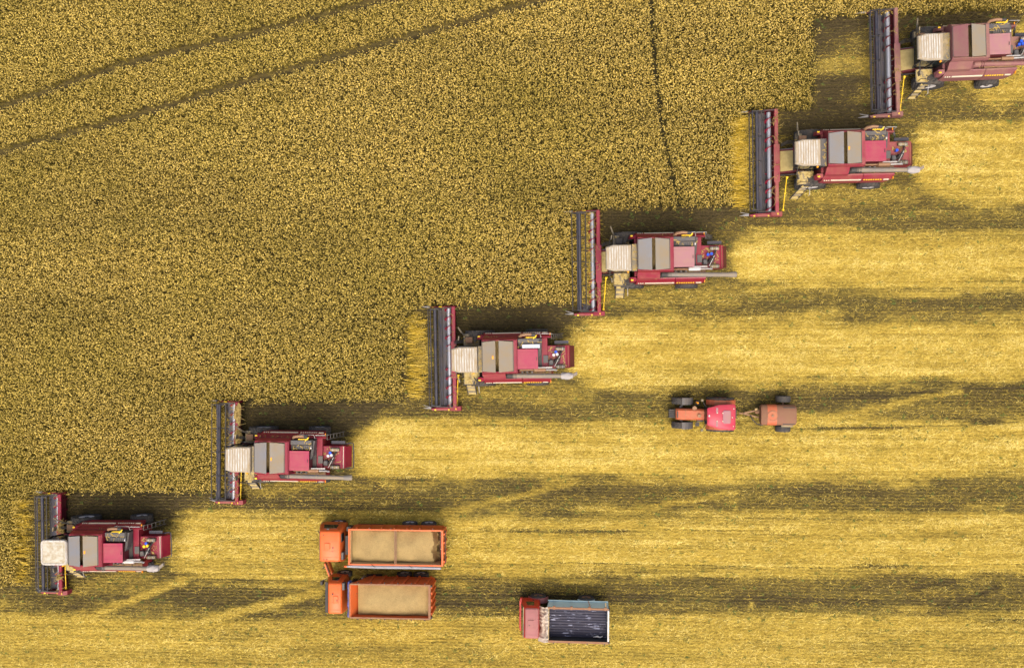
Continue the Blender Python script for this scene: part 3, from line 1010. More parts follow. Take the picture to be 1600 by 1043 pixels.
    for x, w in ((-1.28, 0.10), (-0.45, 0.07), (0.02, 0.07)):
        lb = MB()
        lb.box(x, x + w, -3.185, -3.10, 0.623, 0.628) if x < -0.3 else lb.box(x, x + w, -3.12, -3.03, 0.990, 0.995)
        lb.build('warning_sticker', 'yellow', shield)
    MB().bar((-0.9, 3.02, 0.66), (-0.72, 3.02, 0.76), 0.08, 0.03).build('warning_sticker', 'yellow', header)
    st = MB()                                              # wisps of straw caught on the header
    rnd = random.Random(P['seed'])
    for k in range(P.get('wisps', 26)):
        x, y = rnd.uniform(-0.2, 0.15), rnd.uniform(-2.9, 2.9)
        a, l = rnd.uniform(0, 6.28), rnd.uniform(0.15, 0.5)
        z = 1.12
        st.tube([(x, y, z), (x + l * .5 * math.cos(a), y + l * .5 * math.sin(a), z + rnd.uniform(0, .06)), (x + l * math.cos(a + .4), y + l * math.sin(a + .4), z - rnd.uniform(0.02, .1))], 0.012, 4)
    st.build('caught_straw', 'straw_heap', header)['kind'] = 'stuff'
    if P.get('heap'):
        for (x, y, sx, sy) in P['heap']:
            hp = MB()
            ph = rnd.uniform(0, 6)

            def f(u, v, x=x, y=y, sx=sx, sy=sy, ph=ph):
                r = u; a = v * 2 * math.pi
                k = 1 + 0.18 * math.sin(3 * a + ph) + 0.1 * math.sin(7 * a + 2 * ph)
                return (x + sx * r * k * math.cos(a), y + sy * r * k * math.sin(a), 1.08 + 0.16 * (1 - r * r) + 0.03 * math.sin(9 * a + 8 * r))
            hp.sheet(f, 5, 18, 0.05)
            for k in range(22):
                a = rnd.uniform(0, 6.28); l = rnd.uniform(.15, .4)
                px_, py_ = x + sx * .8 * rnd.uniform(-1, 1), y + sy * .8 * rnd.uniform(-1, 1)
                hp.tube([(px_, py_, 1.18), (px_ + l * math.cos(a), py_ + l * math.sin(a), 1.14)], 0.012, 4)
            hp.build('straw_heap', 'straw_heap', header)
    return header


def combine(label, px, py, rot, **P):
    P = dict(dict(faded=False, red='red', hatch='hatch', roof='ribbed', sleeve=True, lid=('lid', 'lid_dusty'), reel=20, flight=0.5, seed=1, guard=False,
                  ladder='down', silver=False, pipe='auger_pipe', caps='white', dx=0.0, dirt=0.0), **P)
    p = at(px, py, 0.8)
    root = thing('combine_harvester', label, 'combine harvester', (p.x, p.y, 0), rot, 'combine harvesters cutting in a staggered line')
    # the drawing below has the header's back wall at x = 0.11
    rd = P['red']
    hdr = build_header(root, P)
    dx = P['dx']
    for o in [hdr]:
        o.location.y = P.get('dy', 0.0) * S
        o.location.x = -dx * S                              # the header sits a little nearer to or farther from the machine
    # ---- main body
    b = MB()
    b.prism_x([(-1.13, 0.75), (1.13, 0.75), (1.16, 2.55), (-1.0, 2.60)], 1.95, 5.75)
    b.prism_y([(5.75, 0.9), (5.75, 2.3), (6.6, 2.25), (6.78, 2.1), (6.78, 1.2), (6.4, 0.8)], -0.60, 0.72)
    body = b.build('body', rd, root, bevel=0.02)
    ax = MB().cyl((1.7, -1.1, 0.86), (1.7, 1.15, 0.86), 0.16, n=10)
    ax.build('axle', 'dark', root)
    ax = MB()
    ax.bar((5.08, -1.1, 0.63), (5.08, 1.15, 0.63), 0.2, 0.16)
    ax.build('axle', 'dark', root)
    for sg in (-1, 1):
        yc = 1.36 * sg + 0.02
        tyre_wheel(root, 1.70, yc, 0.86, 0.56, sg, 20, name='front_wheel')
        tyre_wheel(root, 5.08, 1.44 * sg + 0.02, 0.63, 0.46, sg, 18, name='rear_wheel')
    # ---- side panels: upright lower sheet, a crease with the stripe, sloped shoulder
    N_PROF = [(1.16, 2.66), (1.24, 2.64), (1.42, 2.34), (1.47, 2.22), (1.50, 1.45), (1.44, 1.30), (1.30, 1.30), (1.20, 2.2)]

    def side(sg, x0, x1, cutf, cutr):
        prof = [(sg * y + (0.02 if sg > 0 else 0.06), z) for y, z in N_PROF]
        l0, l1 = [], []
        for (y, z) in prof:
            t = (2.66 - z) / 1.36
            l0.append((x0 - cutf * 0 + cutf * (1 - t) * 0.25 + cutf * max(0, t - 0.3) * 0.1, y, z))
            l1.append((x1 - cutr * t, y, z))
        return MB().loft([l0, l1])
    for sg in (1, -1):
        pn = side(sg, 1.86, 4.27, 1.0, 0.0).build('side_panel', rd, root, bevel=0.012)
        pr = side(sg, 4.29, 5.98, 0.0, 0.35).build('side_panel', rd, root, bevel=0.012)
        y0 = sg * 1.455 + (0.02 if sg > 0 else 0.06)
        z0 = 2.27

        def stripe(x0, x1, mat, par, dz=0.0, hh=0.05):
            a, c = y0 + sg * 0.012, y0 - sg * 0.02
            MB().hexa([(x0, a + sg * .022, z0 - hh), (x1, a + sg * .022, z0 - hh), (x1, c + sg * .0, z0 - hh), (x0, c, z0 - hh),
                       (x0, a - sg * .015, z0 + hh), (x1, a - sg * .015, z0 + hh), (x1, c - sg * .03, z0 + hh), (x0, c - sg * .03, z0 + hh)]).build('stripe', mat, par)
        stripe(2.55, 4.22, 'stripe', pn)
        stripe(5.45, 5.75, 'stripe', pr)
        for k in range(3):
            stripe(2.16 + 0.12 * k, 2.23 + 0.12 * k, 'stripe', pn, hh=0.035)
        for k in range(8):
            stripe(4.36 + 0.13 * k, 4.44 + 0.13 * k, 'yellow' if sg < 0 else 'stripe', pr, hh=0.03)
        MB().box(5.90, 5.93, min(y0, y0 - sg * .14) - .02, max(y0, y0 - sg * .14) - .02, 2.42, 2.56).build('reflector', 'amber', pr)
        # slanted front cheek of the panel
        MB().hexa([(1.62, sg * 1.12 + .04, 2.05), (1.90, sg * 1.12 + .04, 2.05), (1.98, sg * 1.38 + .04, 2.0), (1.70, sg * 1.38 + .04, 2.0),
                   (1.70, sg * 1.10 + .04, 2.62), (2.06, sg * 1.10 + .04, 2.66), (2.08, sg * 1.30 + .04, 2.5), (1.84, sg * 1.34 + .04, 2.45)]).build('cheek_panel', rd, root, bevel=0.012)
        MB().box(1.74, 1.88, min(sg * 1.30, sg * 1.22) + .04, max(sg * 1.30, sg * 1.22) + .04, 2.60, 2.63).build('warning_sticker', 'yellow', root)
    # second step above the side panels, beside the tank
    MB().prism_x([(1.05, 2.62), (1.34, 2.62), (1.32, 2.74), (1.26, 2.86), (1.05, 2.9)], 2.08, 4.30).build('shoulder_panel', rd, root, bevel=0.012)
    MB().prism_x([(-0.9, 2.62), (-1.22, 2.62), (-1.20, 2.74), (-1.02, 2.86), (-0.9, 2.9)], 2.08, 3.40).build('shoulder_panel', 'red_dusty' if not P['faded'] else rd, root, bevel=0.012)
    # ---- grain tank
    tk = MB()
    prof = [(-0.80, 2.6), (1.24, 2.6), (1.24, 3.38), (1.10, 3.72), (-0.76, 3.74), (-0.84, 3.5)]
    tk.prism_x(prof, 2.08, 2.13); tk.prism_x(prof, 4.02, 4.08)
    tk.prism_x([(1.24, 2.6), (1.24, 3.38), (1.10, 3.72), (1.04, 3.72), (1.18, 3.38), (1.18, 2.6)], 2.13, 4.02)
    tk.prism_x([(-0.80, 2.6), (-0.84, 3.5), (-0.76, 3.74), (-0.70, 3.74), (-0.78, 3.5), (-0.74, 2.6)], 2.13, 4.02)
    tk.box(2.13, 4.02, -0.75, 1.19, 2.62, 2.70)
    tk.box(3.86, 4.03, -0.74, 1.06, 3.72, 3.78)
    tank = tk.build('grain_tank', rd, root, bevel=0.01)
    MB().box(2.14, 4.01, -0.72, 1.16, 2.70, 3.05).build('grain_in_tank', 'grain', tank)
    L0, L1 = P['lid']
    for (xa, xb, za, zb, m) in ((2.07, 2.86, 3.80, 3.98, L0), (3.05, 3.88, 3.98, 3.80, L1)):
        lid = MB()
        ia, ib = (0.07, 0.0) if za < zb else (0.0, 0.07)
        lid.loft([[(xa, -0.74 + ia, za - .04), (xa, 1.05 - ia, za - .04), (xa, 1.05 - ia, za), (xa, -0.74 + ia, za)],
                  [(xb, -0.74 + ib, zb - .04), (xb, 1.05 - ib, zb - .04), (xb, 1.05 - ib, zb), (xb, -0.74 + ib, zb)]])
        # turned down edges of the lid
        x_out = xa if za < zb else xb
        lo = lid.build('tank_lid', m, tank, bevel=0.008)
        xm = xb - 0.12 if za < zb else xa + 0.12
        zz = za + (zb - za) * (xm - xa) / (xb - xa)
        if P.get('sticker', 1) == (1 if za > zb else 2):
            MB().box(xm - 0.07, xm + 0.01, 0.02, 0.20, zz - 0.01, zz + 0.02).build('sticker', 'amber', lo)
        MB().bar((x_out + (0.03 if za < zb else -0.03), -0.66, za if za < zb else zb), (x_out + (0.03 if za < zb else -0.03), 1.02, za if za < zb else zb), 0.03, 0.04).build('lid_hinge', 'dark', lo)
    # sloped box south of the tank where the unloading pipe starts
    MB().loft([[(2.08, -0.76, 3.45), (2.08, -1.16, 2.95), (2.08, -1.22, 2.62), (2.08, -0.76, 2.62)],
               [(3.36, -0.76, 3.45), (3.36, -1.16, 2.95), (3.36, -1.22, 2.62), (3.36, -0.76, 2.62)]]).build('auger_housing', 'red_dusty' if not P['faded'] else rd, root, bevel=0.015)
    # ---- cab
    cb = MB()
    cb.loft([[(0.62, -0.66, 1.62), (1.92, -0.70, 1.62), (1.92, 0.70, 1.62), (0.62, 0.66, 1.62)],
             [(0.40, -0.72, 2.55), (1.92, -0.74, 2.55), (1.92, 0.74, 2.55), (0.40, 0.72, 2.55)],
             [(0.52, -0.68, 3.36), (1.92, -0.70, 3.36), (1.92, 0.70, 3.36), (0.52, 0.68, 3.36)]])
    cab = cb.build('cab', 'glass', root, bevel=0.03)
    for sg in (-1, 1):
        for x0, x1 in ((0.62, 0.52), (1.88, 1.88), (1.30, 1.30)):
            cp = MB()
            xm = 0.40 if x0 < 1 else x0
            cp.bar((x0, sg * 0.69, 1.62), (xm, sg * 0.745, 2.55), 0.06, 0.05)
            cp.bar((xm, sg * 0.745, 2.55), (x1, sg * 0.705, 3.38), 0.06, 0.05)
            cp.build('cab_pillar', 'dark', cab)
    if P['roof'] == 'ribbed':
        rf = MB()
        RX = P.get('roof_end', 1.80)
        def lp(z, ins):
            return [(0.30 + ins, -0.62 + ins, z), (0.72, -0.74 + ins, z), (RX - ins * .5, -0.74 + ins, z), (RX - ins * .5, 0.74 - ins, z), (0.72, 0.74 - ins, z), (0.30 + ins, 0.62 - ins, z)]
        rf.loft([lp(3.36, 0.02), lp(3.42, 0.0), lp(3.56, 0.01), lp(3.62, 0.06)])
        roof = rf.build('cab_roof', 'white_brown', cab, bevel=0.01)
        rm = 'white'
        for k in range(8):
            x = 0.50 + (RX - 0.62) / 8 * k
            yy = 0.60 if x < 0.7 else 0.66
            MB().box(x, x + 0.075, -yy, yy, 3.615, 3.645).build('roof_rib', rm, roof, bevel=0.008)
    else:
        rf = MB()
        rf.loft([rrect(0.30, 1.88, -0.72, 0.72, 3.36, 0.22), rrect(0.27, 1.90, -0.75, 0.75, 3.44, 0.24), rrect(0.28, 1.89, -0.74, 0.74, 3.56, 0.23), rrect(0.31, 1.86, -0.71, 0.71, 3.60, 0.2),
                 rrect(0.38, 1.78, -0.64, 0.64, 3.60, 0.16), rrect(0.40, 1.76, -0.62, 0.62, 3.57, 0.15)])
        roof = rf.build('cab_roof', 'white', cab, smooth=True)
        MB().loft([rrect(0.41, 1.75, -0.61, 0.61, 3.569, 0.14), rrect(0.41, 1.75, -0.61, 0.61, 3.576, 0.14)]).build('roof_panel', 'white_dirty', roof)
        MB().box(1.79, 1.83, -0.60, 0.60, 3.60, 3.63).build('roof_rib', 'white', roof, bevel=0.008)
        MB().box(0.95, 1.68, -0.42, 0.42, 3.577, 3.592).build('roof_hatch', 'white_dirty', roof, bevel=0.006)
    ledge = MB().box(P.get('roof_end', 1.80) + .04, 2.06, -0.72, 0.74, 2.6, 3.40)
    ledge.box(P.get('roof_end', 1.80) + .03, 2.07, -0.74, 0.76, 3.38, 3.44)
    ledge.build('cab_rear_duct', 'dust_metal' if P['faded'] or P.get('dusty_duct') else 'grey', root, bevel=0.012)
    bc = MB().cyl((1.55, -0.80, 3.35), (1.55, -0.80, 3.46), 0.05, n=10)
    bc.build('beacon', 'amber', cab)
    for sg in (-1, 1):
        mm = MB()
        mm.tube([(0.55, sg * 0.68, 3.1), (0.52, sg * 0.98, 3.05), (0.62, sg * 1.22, 2.85)], 0.02, 6)
        arm = mm.build('mirror_arm', 'dark', cab)
        MB().hexa([(0.60, sg * 1.10, 2.45), (0.66, sg * 1.10, 2.45), (0.70, sg * 1.34, 2.45), (0.64, sg * 1.34, 2.45),
                   (0.60, sg * 1.10, 2.87), (0.66, sg * 1.10, 2.87), (0.70, sg * 1.34, 2.87), (0.64, sg * 1.34, 2.87)]).build('mirror', 'dust_metal', arm)
    # ---- feeder house
    fh = MB().loft([[(-0.02, -0.72, 0.22), (-0.02, 0.66, 0.22), (-0.02, 0.66, 0.86), (-0.02, -0.72, 0.86)],
                    [(1.25, -0.68, 0.95), (1.25, 0.60, 0.95), (1.25, 0.60, 1.60), (1.25, -0.68, 1.60)]])
    feeder = fh.build('feeder_house', 'red_dark', root, bevel=0.01)
    MB().loft([[(0.0, -0.62, 0.872), (0.0, 0.56, 0.872), (0.0, 0.56, 0.90), (0.0, -0.62, 0.90)],
               [(1.20, -0.60, 1.575), (1.20, 0.52, 1.575), (1.20, 0.52, 1.61), (1.20, -0.60, 1.61)]]).build('chaff_cover', 'khaki', feeder)
    for y in (0.70, -0.78):
        MB().cyl((0.06, y, 0.62), (1.05, y, 0.98), 0.045, n=8).build('lift_ram', 'galv' if y > 0 else 'dark', root)
    hs = MB()
    for k in range(4):
        y = 0.84 + 0.05 * k
        hs.tube([(0.05, y, 0.95), (0.35, y + .1, 1.25 + .05 * k), (0.75, y + .12, 1.2), (1.0, y, 1.35)], 0.018, 5)
    hs.build('hydraulic_hose', 'dark', root)
    # yellow shaft guard driving the header
    ys = MB()
    ys.cyl((0.36, -0.98, 0.98), (0.20, -2.82, 0.62), 0.027, n=8)
    ys.cyl((0.38, -0.93, 0.99), (0.365, -1.06, 0.97), 0.085, 0.05, n=10)
    ys.cyl((0.285, -1.85, 0.81), (0.280, -1.92, 0.80), 0.06, n=10)
    ys.cyl((0.205, -2.74, 0.635), (0.195, -2.86, 0.61), 0.05, 0.08, n=10)
    ys.build('drive_shaft_guard', 'yellow', root)
    # ---- driver's platform with ladder, south
    pf = MB().box(0.78, 1.72, -1.50, -0.74, 1.60, 1.66)
    plat = pf.build('platform', 'dust_metal', root)
    MB().sheet(lambda u, v: (0.82 + 0.86 * u, -1.46 + 0.68 * v, 1.668 + 0.012 * math.sin(7 * u + 3 * v)), 5, 5, 0.006).build('chaff_cover', 'khaki', plat)
    rl = MB()
    rl.tube([(0.80, -1.48, 1.66), (0.80, -1.48, 2.5), (1.30, -1.50, 2.55), (1.70, -1.49, 2.3), (1.70, -1.49, 1.66)], 0.018, 6)
    rl.tube([(0.80, -0.80, 1.66), (0.79, -0.82, 2.45), (0.80, -1.1, 2.5)], 0.018, 6)
    rl.build('handrail', 'dark', plat)
    if P['ladder'] == 'slant':
        a0, a1, foot = Vector((1.56, -1.52, 1.62)), Vector((1.10, -1.52, 1.62)), Vector((-0.50, -0.66, -1.15))
    else:
        a0, a1, foot = Vector((1.42, -1.52, 1.62)), Vector((0.92, -1.52, 1.62)), Vector((-0.02, -0.62, -1.1))
    ld = MB()
    ld.bar(a0, a0 + foot, 0.05, 0.10); ld.bar(a1, a1 + foot, 0.05, 0.10)
    lad = ld.build('ladder', 'dark', plat)
    for k in range(5):
        t = (k + 0.5) / 5
        q0, q1 = a0 + foot * t, a1 + foot * t
        MB().bar(q0, q1, 0.13, 0.03).build('step', 'khaki' if k % 2 == 0 else 'dust_metal', lad)
    mr = MB().tube([(1.6, -1.52, 1.3), (1.62, -2.02, 1.1), (1.62, -2.05, 0.75)], 0.016, 6)
    mr.build('grab_rail', 'galv', plat)
    # north side: battery box, tool chest, rails
    bt = MB().box(0.78, 1.72, 0.76, 1.46, 1.20, 1.50)
    bbx = bt.build('battery_box', 'dust_metal', root, bevel=0.02)
    MB().box(0.92, 1.34, 0.92, 1.28, 1.50, 1.78).build('tool_chest', 'rust' if not P.get('dark_chest') else 'dark', bbx, bevel=0.03)
    MB().cyl((1.48, 1.1, 1.5), (1.48, 1.1, 1.72), 0.10, n=12).build('hydraulic_filter', 'dark', bbx)
    MB().tube([(0.80, 1.46, 1.4), (0.80, 1.46, 2.2), (1.30, 1.48, 2.3), (1.95, 1.46, 2.25)], 0.018, 6).build('handrail', 'dark', bbx)
    MB().tube([(0.9, 1.30, 1.5), (0.72, 1.62, 2.3), (0.62, 1.85, 2.7)], [0.03, 0.05, 0.035], 6).build('work_lamp', 'dust_metal', bbx)
    # ---- engine bay
    eb = MB().box(4.09, 5.42, -0.62, 1.16, 2.56, 2.68)
    deck = eb.build('engine_deck', 'dark', root)
    MB().box(4.10, 5.20, -0.56, 0.53, 2.68, 3.55).build('engine_cover', 'red_dark', root)
    MB().box(4.07, 5.24, -0.58, 0.555, 3.55, 3.60).build('engine_hatch', P['hatch'], root, bevel=0.012)
    rb = MB()
    rb.box(4.12, 5.36, 0.60, 1.16, 2.68, 3.34)
    radb = rb.build('radiator_box', 'dark', root, bevel=0.012)
    for k, (x0, x1, y0, y1, z) in enumerate(((4.10, 5.30, 0.90, 1.13, 3.42), (4.42, 5.36, 0.62, 0.86, 3.38))):
        MB().box(x0, x1, y0, y1, 3.345, z).build('radiator_duct', 'grey', radb, bevel=0.015)
    if P['silver']:
        MB().box(4.34, 5.36, 0.60, 0.82, 3.40, 3.52).build('air_cleaner', 'steel', radb, bevel=0.02)
    MB().box(5.28, 5.33, 0.66, 0.76, 3.39, 3.47).build('lamp', 'offwhite', radb)
    MB().hexa([(5.2, 0.0, 2.7), (5.36, 0.2, 2.7), (5.46, 1.1, 2.7), (5.3, 1.1, 2.7), (5.22, 0.0, 3.3), (5.38, 0.22, 3.3), (5.48, 1.1, 3.2), (5.3, 1.1, 3.2)]).build('fan_shroud', 'grey', radb)
    ip = MB().tube([(4.15, 1.22, 3.1), (4.30, 1.34, 3.34), (4.60, 1.38, 3.42), (4.90, 1.36, 3.40)], [0.075, 0.085, 0.085, 0.075], 10)
    intake = ip.build('intake_pipe', 'rust', root, smooth=True)
    MB().cyl((4.88, 1.36, 3.40), (5.10, 1.34, 3.38), 0.10, n=12).build('pipe_collar', 'dark', intake)
    ycl = MB().bar((4.55, 1.20, 3.44), (5.15, 1.20, 3.44), 0.045, 0.05)
    ycl.bar((4.98, 1.12, 3.45), (5.18, 1.32, 3.45), 0.05, 0.05)
    ycl.build('yellow_clamp', 'yellow', intake)
    MB().tube([(4.5, 1.42, 2.66), (4.5, 1.42, 3.0), (5.35, 1.42, 3.0), (5.4, 1.20, 2.95), (5.4, 1.20, 2.6)], 0.02, 6).build('guard_rail', 'galv', root)
    MB().box(4.34, 5.95, 1.16, 1.30, 2.2, 2.45).build('cooler_well', 'red_dark', root)
    for k in range(7):                                     # grille slats of the radiator screen
        MB().box(4.50 + 0.115 * k, 4.54 + 0.115 * k, 0.66, 0.82, 3.381, 3.395).build('grille_slat', 'dark', radb)
    for y in (-0.42, 0.36):
        MB().box(4.14, 5.16, y, y + 0.03, 3.601, 3.612).build('hatch_seam', P['hatch'], root)
    MB().bar((5.16, -0.10, 3.62), (5.16, 0.08, 3.62), 0.03, 0.03).build('hatch_handle', 'dark', root)
    ch_ = MB()                                             # chaff and straw bits lying on the machine
    rq = random.Random(P['seed'] * 13)
    for (x0, x1, y0, y1, z, cnt) in ((5.5, 6.75, -0.5, 0.6, 2.355, 46), (2.1, 4.0, -1.1, -0.8, 2.9, 12), (4.1, 5.9, -1.0, -0.7, 2.61, 30), (0.8, 1.7, -1.45, -0.8, 1.69, 20),
                                     (4.1, 5.4, 0.6, 1.1, 3.43, 14), (2.1, 4.2, 1.1, 1.28, 2.9, 14), (1.88, 2.04, -0.7, 0.7, 3.45, 16), (0.8, 1.7, 0.8, 1.4, 1.52, 24)):
        for k in range(cnt):
            x, y, a, l = rq.uniform(x0, x1), rq.uniform(y0, y1), rq.uniform(0, 3.14), rq.uniform(0.03, 0.14)
            w = rq.uniform(0.008, 0.03)
            c, s_ = math.cos(a) * l, math.sin(a) * l
            ch_.add([(x - c - s_ * w / l, y - s_ + c * w / l, z), (x + c - s_ * w / l, y + s_ + c * w / l, z), (x + c + s_ * w / l, y + s_ - c * w / l, z + .01), (x - c + s_ * w / l, y - s_ - c * w / l, z + .01)], [(0, 1, 2, 3)])
    ch_.build('chaff', 'straw_heap', root)['kind'] = 'stuff'
    # exhaust silencer along the south edge of the engine bay
    MB().box(4.2, 5.95, -1.05, -0.68, 2.50, 2.60).build('heat_shield', 'rust', root)
    ex = MB().tube([(4.15, -0.66, 2.95), (4.50, -0.66, 2.95), (4.95, -0.66, 2.95)], 0.05, 8)
    exh = ex.build('exhaust_pipe', 'rust', root, smooth=True)
    MB().tube([(4.95, -0.66, 2.95), (5.0, -0.66, 2.95), (5.62, -0.66, 2.95), (5.66, -0.66, 2.95)], [0.05, 0.115, 0.115, 0.05], 14).build('silencer', 'offwhite' if not P.get('rusty') else 'rust', exh, smooth=True)
    MB().tube([(5.66, -0.66, 2.95), (6.1, -0.66, 3.0), (6.28, -0.68, 3.10)], 0.055, 10).build('tail_pipe', 'galv', exh, smooth=True)
    for k in range(5):
        MB().box(4.25 + 0.14 * k, 4.33 + 0.14 * k, -0.86 + 0.03 * (k % 2), -0.74, 2.61, 2.76 + 0.05 * (k % 3)).build('engine_part', 'dark' if k % 2 else 'galv', deck)
    MB().bar((5.05, -0.545, 2.98), (6.02, -0.53, 2.96), 0.07, 0.05).build('rail', 'galv', root)
    MB().prism_y([(4.9, 2.3), (4.9, 2.55), (5.95, 2.5), (6.05, 2.0)], -1.1, -0.74).build('rear_fender', rd, root, bevel=0.01)
    # ---- rear deck with its drive gear
    rdk = MB().box(5.44, 6.80, -0.58, 0.70, 2.26, 2.34)
    rdk.box(5.44, 5.68, -0.60, 0.72, 2.34, 2.50)
    rear = rdk.build('rear_deck', rd, root, bevel=0.012)
    MB().box(5.5, 5.78, -0.28, 0.16, 2.50, 2.62).build('battery', 'grey', rear, bevel=0.02)
    for y in (0.52, -0.50):
        oc = MB().cyl((6.22, y, 2.50), (6.74, y, 2.50), 0.105, n=14)
        tkk = oc.build('air_tank', 'dust_metal', rear, smooth=True)
        for x in (6.34, 6.60):
            MB().cyl((x, y, 2.50), (x + 0.03, y, 2.50), 0.112, n=14).build('tank_strap', 'galv', tkk)
    MB().loft([rrect(5.82, 6.08, -0.42, -0.10, 2.34, 0.08), rrect(5.82, 6.08, -0.42, -0.10, 2.62, 0.08), rrect(5.86, 6.04, -0.38, -0.14, 2.66, 0.06)]).build('drive_motor', 'grey', rear)
    MB().cyl((6.22, -0.18, 2.34), (6.30, -0.16, 2.66), 0.13, 0.12, 14).build('pump', 'dark', rear)
    MB().cyl((6.30, -0.16, 2.60), (6.42, -0.02, 2.74), 0.10, 0.07, 12).build('pump', 'dark', rear)
    for k, (x, y) in enumerate(((6.10, 0.16), (6.30, 0.20), (6.22, 0.34))[:P.get('ncaps', 3)]):
        MB().tube([(x, y, 2.34), (x, y, 2.56), (x + .01, y, 2.58), (x + .01, y + .01, 2.68)], [0.05, 0.05, 0.09, 0.085], 10).build('filter_cap', P['caps'] if k != 2 or P['caps'] == 'white' else 'blue', rear)
    hz = MB()
    for k in range(5):
        y = -0.38 + 0.16 * k
        hz.tube([(6.0 + .1 * k, -0.45, 2.45), (6.25 + .07 * k, -0.1 + .1 * k, 2.78), (6.48, 0.18 + .06 * k, 2.55), (6.62, 0.42, 2.45)], 0.018, 5)
    hz.build('hydraulic_hose', 'dark', rear)
    MB().bar((6.15, -0.50, 2.74), (6.46, 0.10, 2.76), 0.03, 0.03).build('linkage_rod', 'galv', rear)
    # straw hood sloping down at the tail
    hood = MB().prism_y([(6.80, 2.34), (7.02, 2.24), (7.04, 1.2), (6.80, 1.2)], -0.60, 0.72)
    hd2 = hood.build('straw_hood', rd, root, bevel=0.012)
    MB().prism_y([(7.025, 2.22), (7.28, 1.65), (7.25, 1.55), (7.025, 1.7)], -0.56, 0.68).build('chopper_flap', rd if P['guard'] else 'red_dark', hd2, bevel=0.01)
    MB().bar((6.93, -0.58, 2.30), (6.93, 0.70, 2.30), 0.03, 0.03).build('trim_bar', 'stripe' if P['guard'] else 'rail_worn', hd2)
    if P['guard']:
        MB().tube([(6.95, 0.80, 1.9), (7.30, 0.86, 1.9), (7.42, 0.84, 1.9), (7.46, 0.1, 1.9), (7.44, -0.58, 1.9), (7.30, -0.62, 1.9), (7.0, -0.62, 1.9)], 0.03, 8).build('rear_guard', 'reel', root)
    MB().box(6.15, 6.96, 0.80, 0.98, 1.95, 2.02).build('step_plate', 'reel', root)
    lr = MB()
    for dy in (1.10, 1.36):
        lr.bar((6.0, dy, 2.45), (6.62, dy + 0.05, 0.7), 0.03, 0.05)
    for k in range(6):
        t = k / 5.5
        lr.bar((6.0 + .62 * t, 1.10, 2.45 - 1.75 * t), (6.0 + .62 * t, 1.41, 2.45 - 1.75 * t), 0.03, 0.03)
    lr.build('rear_ladder', 'grey', root)
    MB().tube([(5.4, 1.38, 2.66), (5.45, 1.40, 3.05), (6.0, 1.40, 3.0), (6.05, 1.38, 2.4)], 0.018, 6).build('guard_rail', 'galv', root)
    # ---- unloading auger folded back along the south side
    pm = P['pipe']
    el = MB().tube([(3.46, -0.92, 2.62), (3.46, -0.94, 2.95), (3.55, -0.95, 3.10), (3.80, -0.96, 3.15)], [0.21, 0.20, 0.19, 0.17], 14)
    pivot = el.build('auger_elbow', 'dark' if pm == 'auger_pipe' else pm, root, smooth=True)
    for x, r in ((3.82, 0.20), (3.94, 0.19)):
        MB().cyl((x, -0.96, 3.15), (x + 0.035, -0.96, 3.15), r, n=16).build('auger_flange', 'grey' if pm == 'auger_pipe' else pm, pivot)
    yb = P.get('pipe_end', -1.02)
    pipe = MB().cyl((3.70, -0.96, 3.15), (6.60 if P['sleeve'] else 7.18, yb, 3.12), 0.135, 0.125, 18).build('unloading_auger', pm, root, smooth=True)
    MB().cyl((5.55, -0.965 + (yb + 1.0) * .6, 3.13), (5.60, -0.965 + (yb + 1.0) * .6, 3.13), 0.142, n=16).build('auger_flange', pm, pipe)
    if P['sleeve']:
        sl = MB()
        loops = []
        rnd = random.Random(P['seed'] + 5)
        for i in range(9):
            u = i / 8
            x = 6.52 + 0.66 * u
            rad = 0.15 + 0.05 * math.sin(math.pi * min(1, u * 1.15)) + rnd.uniform(-0.012, 0.02)
            loops.append([(x + rnd.uniform(-.012, .012), yb + math.cos(a) * rad * (1 + 0.10 * math.sin(5 * a + 9 * u)), 3.12 - 0.04 * u + math.sin(a) * rad * (1 + 0.10 * math.cos(4 * a + 7 * u))) for a in [2 * math.pi * k / 18 for k in range(18)]])
        sl.loft(loops)
        MB_sl = sl.build('spout_sleeve', 'sack', pipe, smooth=True)
        sb = P.get('spout_bend', 0.14)
        MB().hexa([(7.14, yb - .10, 2.88), (7.42, yb - .09 + sb, 2.82), (7.42, yb + .11 + sb, 2.82), (7.14, yb + .10, 2.88),
                   (7.14, yb - .10, 3.14), (7.44, yb - .07 + sb, 3.08), (7.44, yb + .10 + sb, 3.08), (7.14, yb + .10, 3.14)]).build('spout', 'auger_pipe', pipe)
    else:
        MB().tube([(7.16, yb, 3.12), (7.38, yb, 3.10), (7.58, yb + .01, 3.0)], [0.135, 0.16, 0.17], 14).build('spout', pm, pipe, smooth=True)
        MB().tube([(6.1, yb + .02, 3.0), (6.12, yb - 0.14, 2.8), (6.12, yb - 0.2, 2.7)], 0.02, 6).build('auger_rest', 'dark', pipe)
    return root



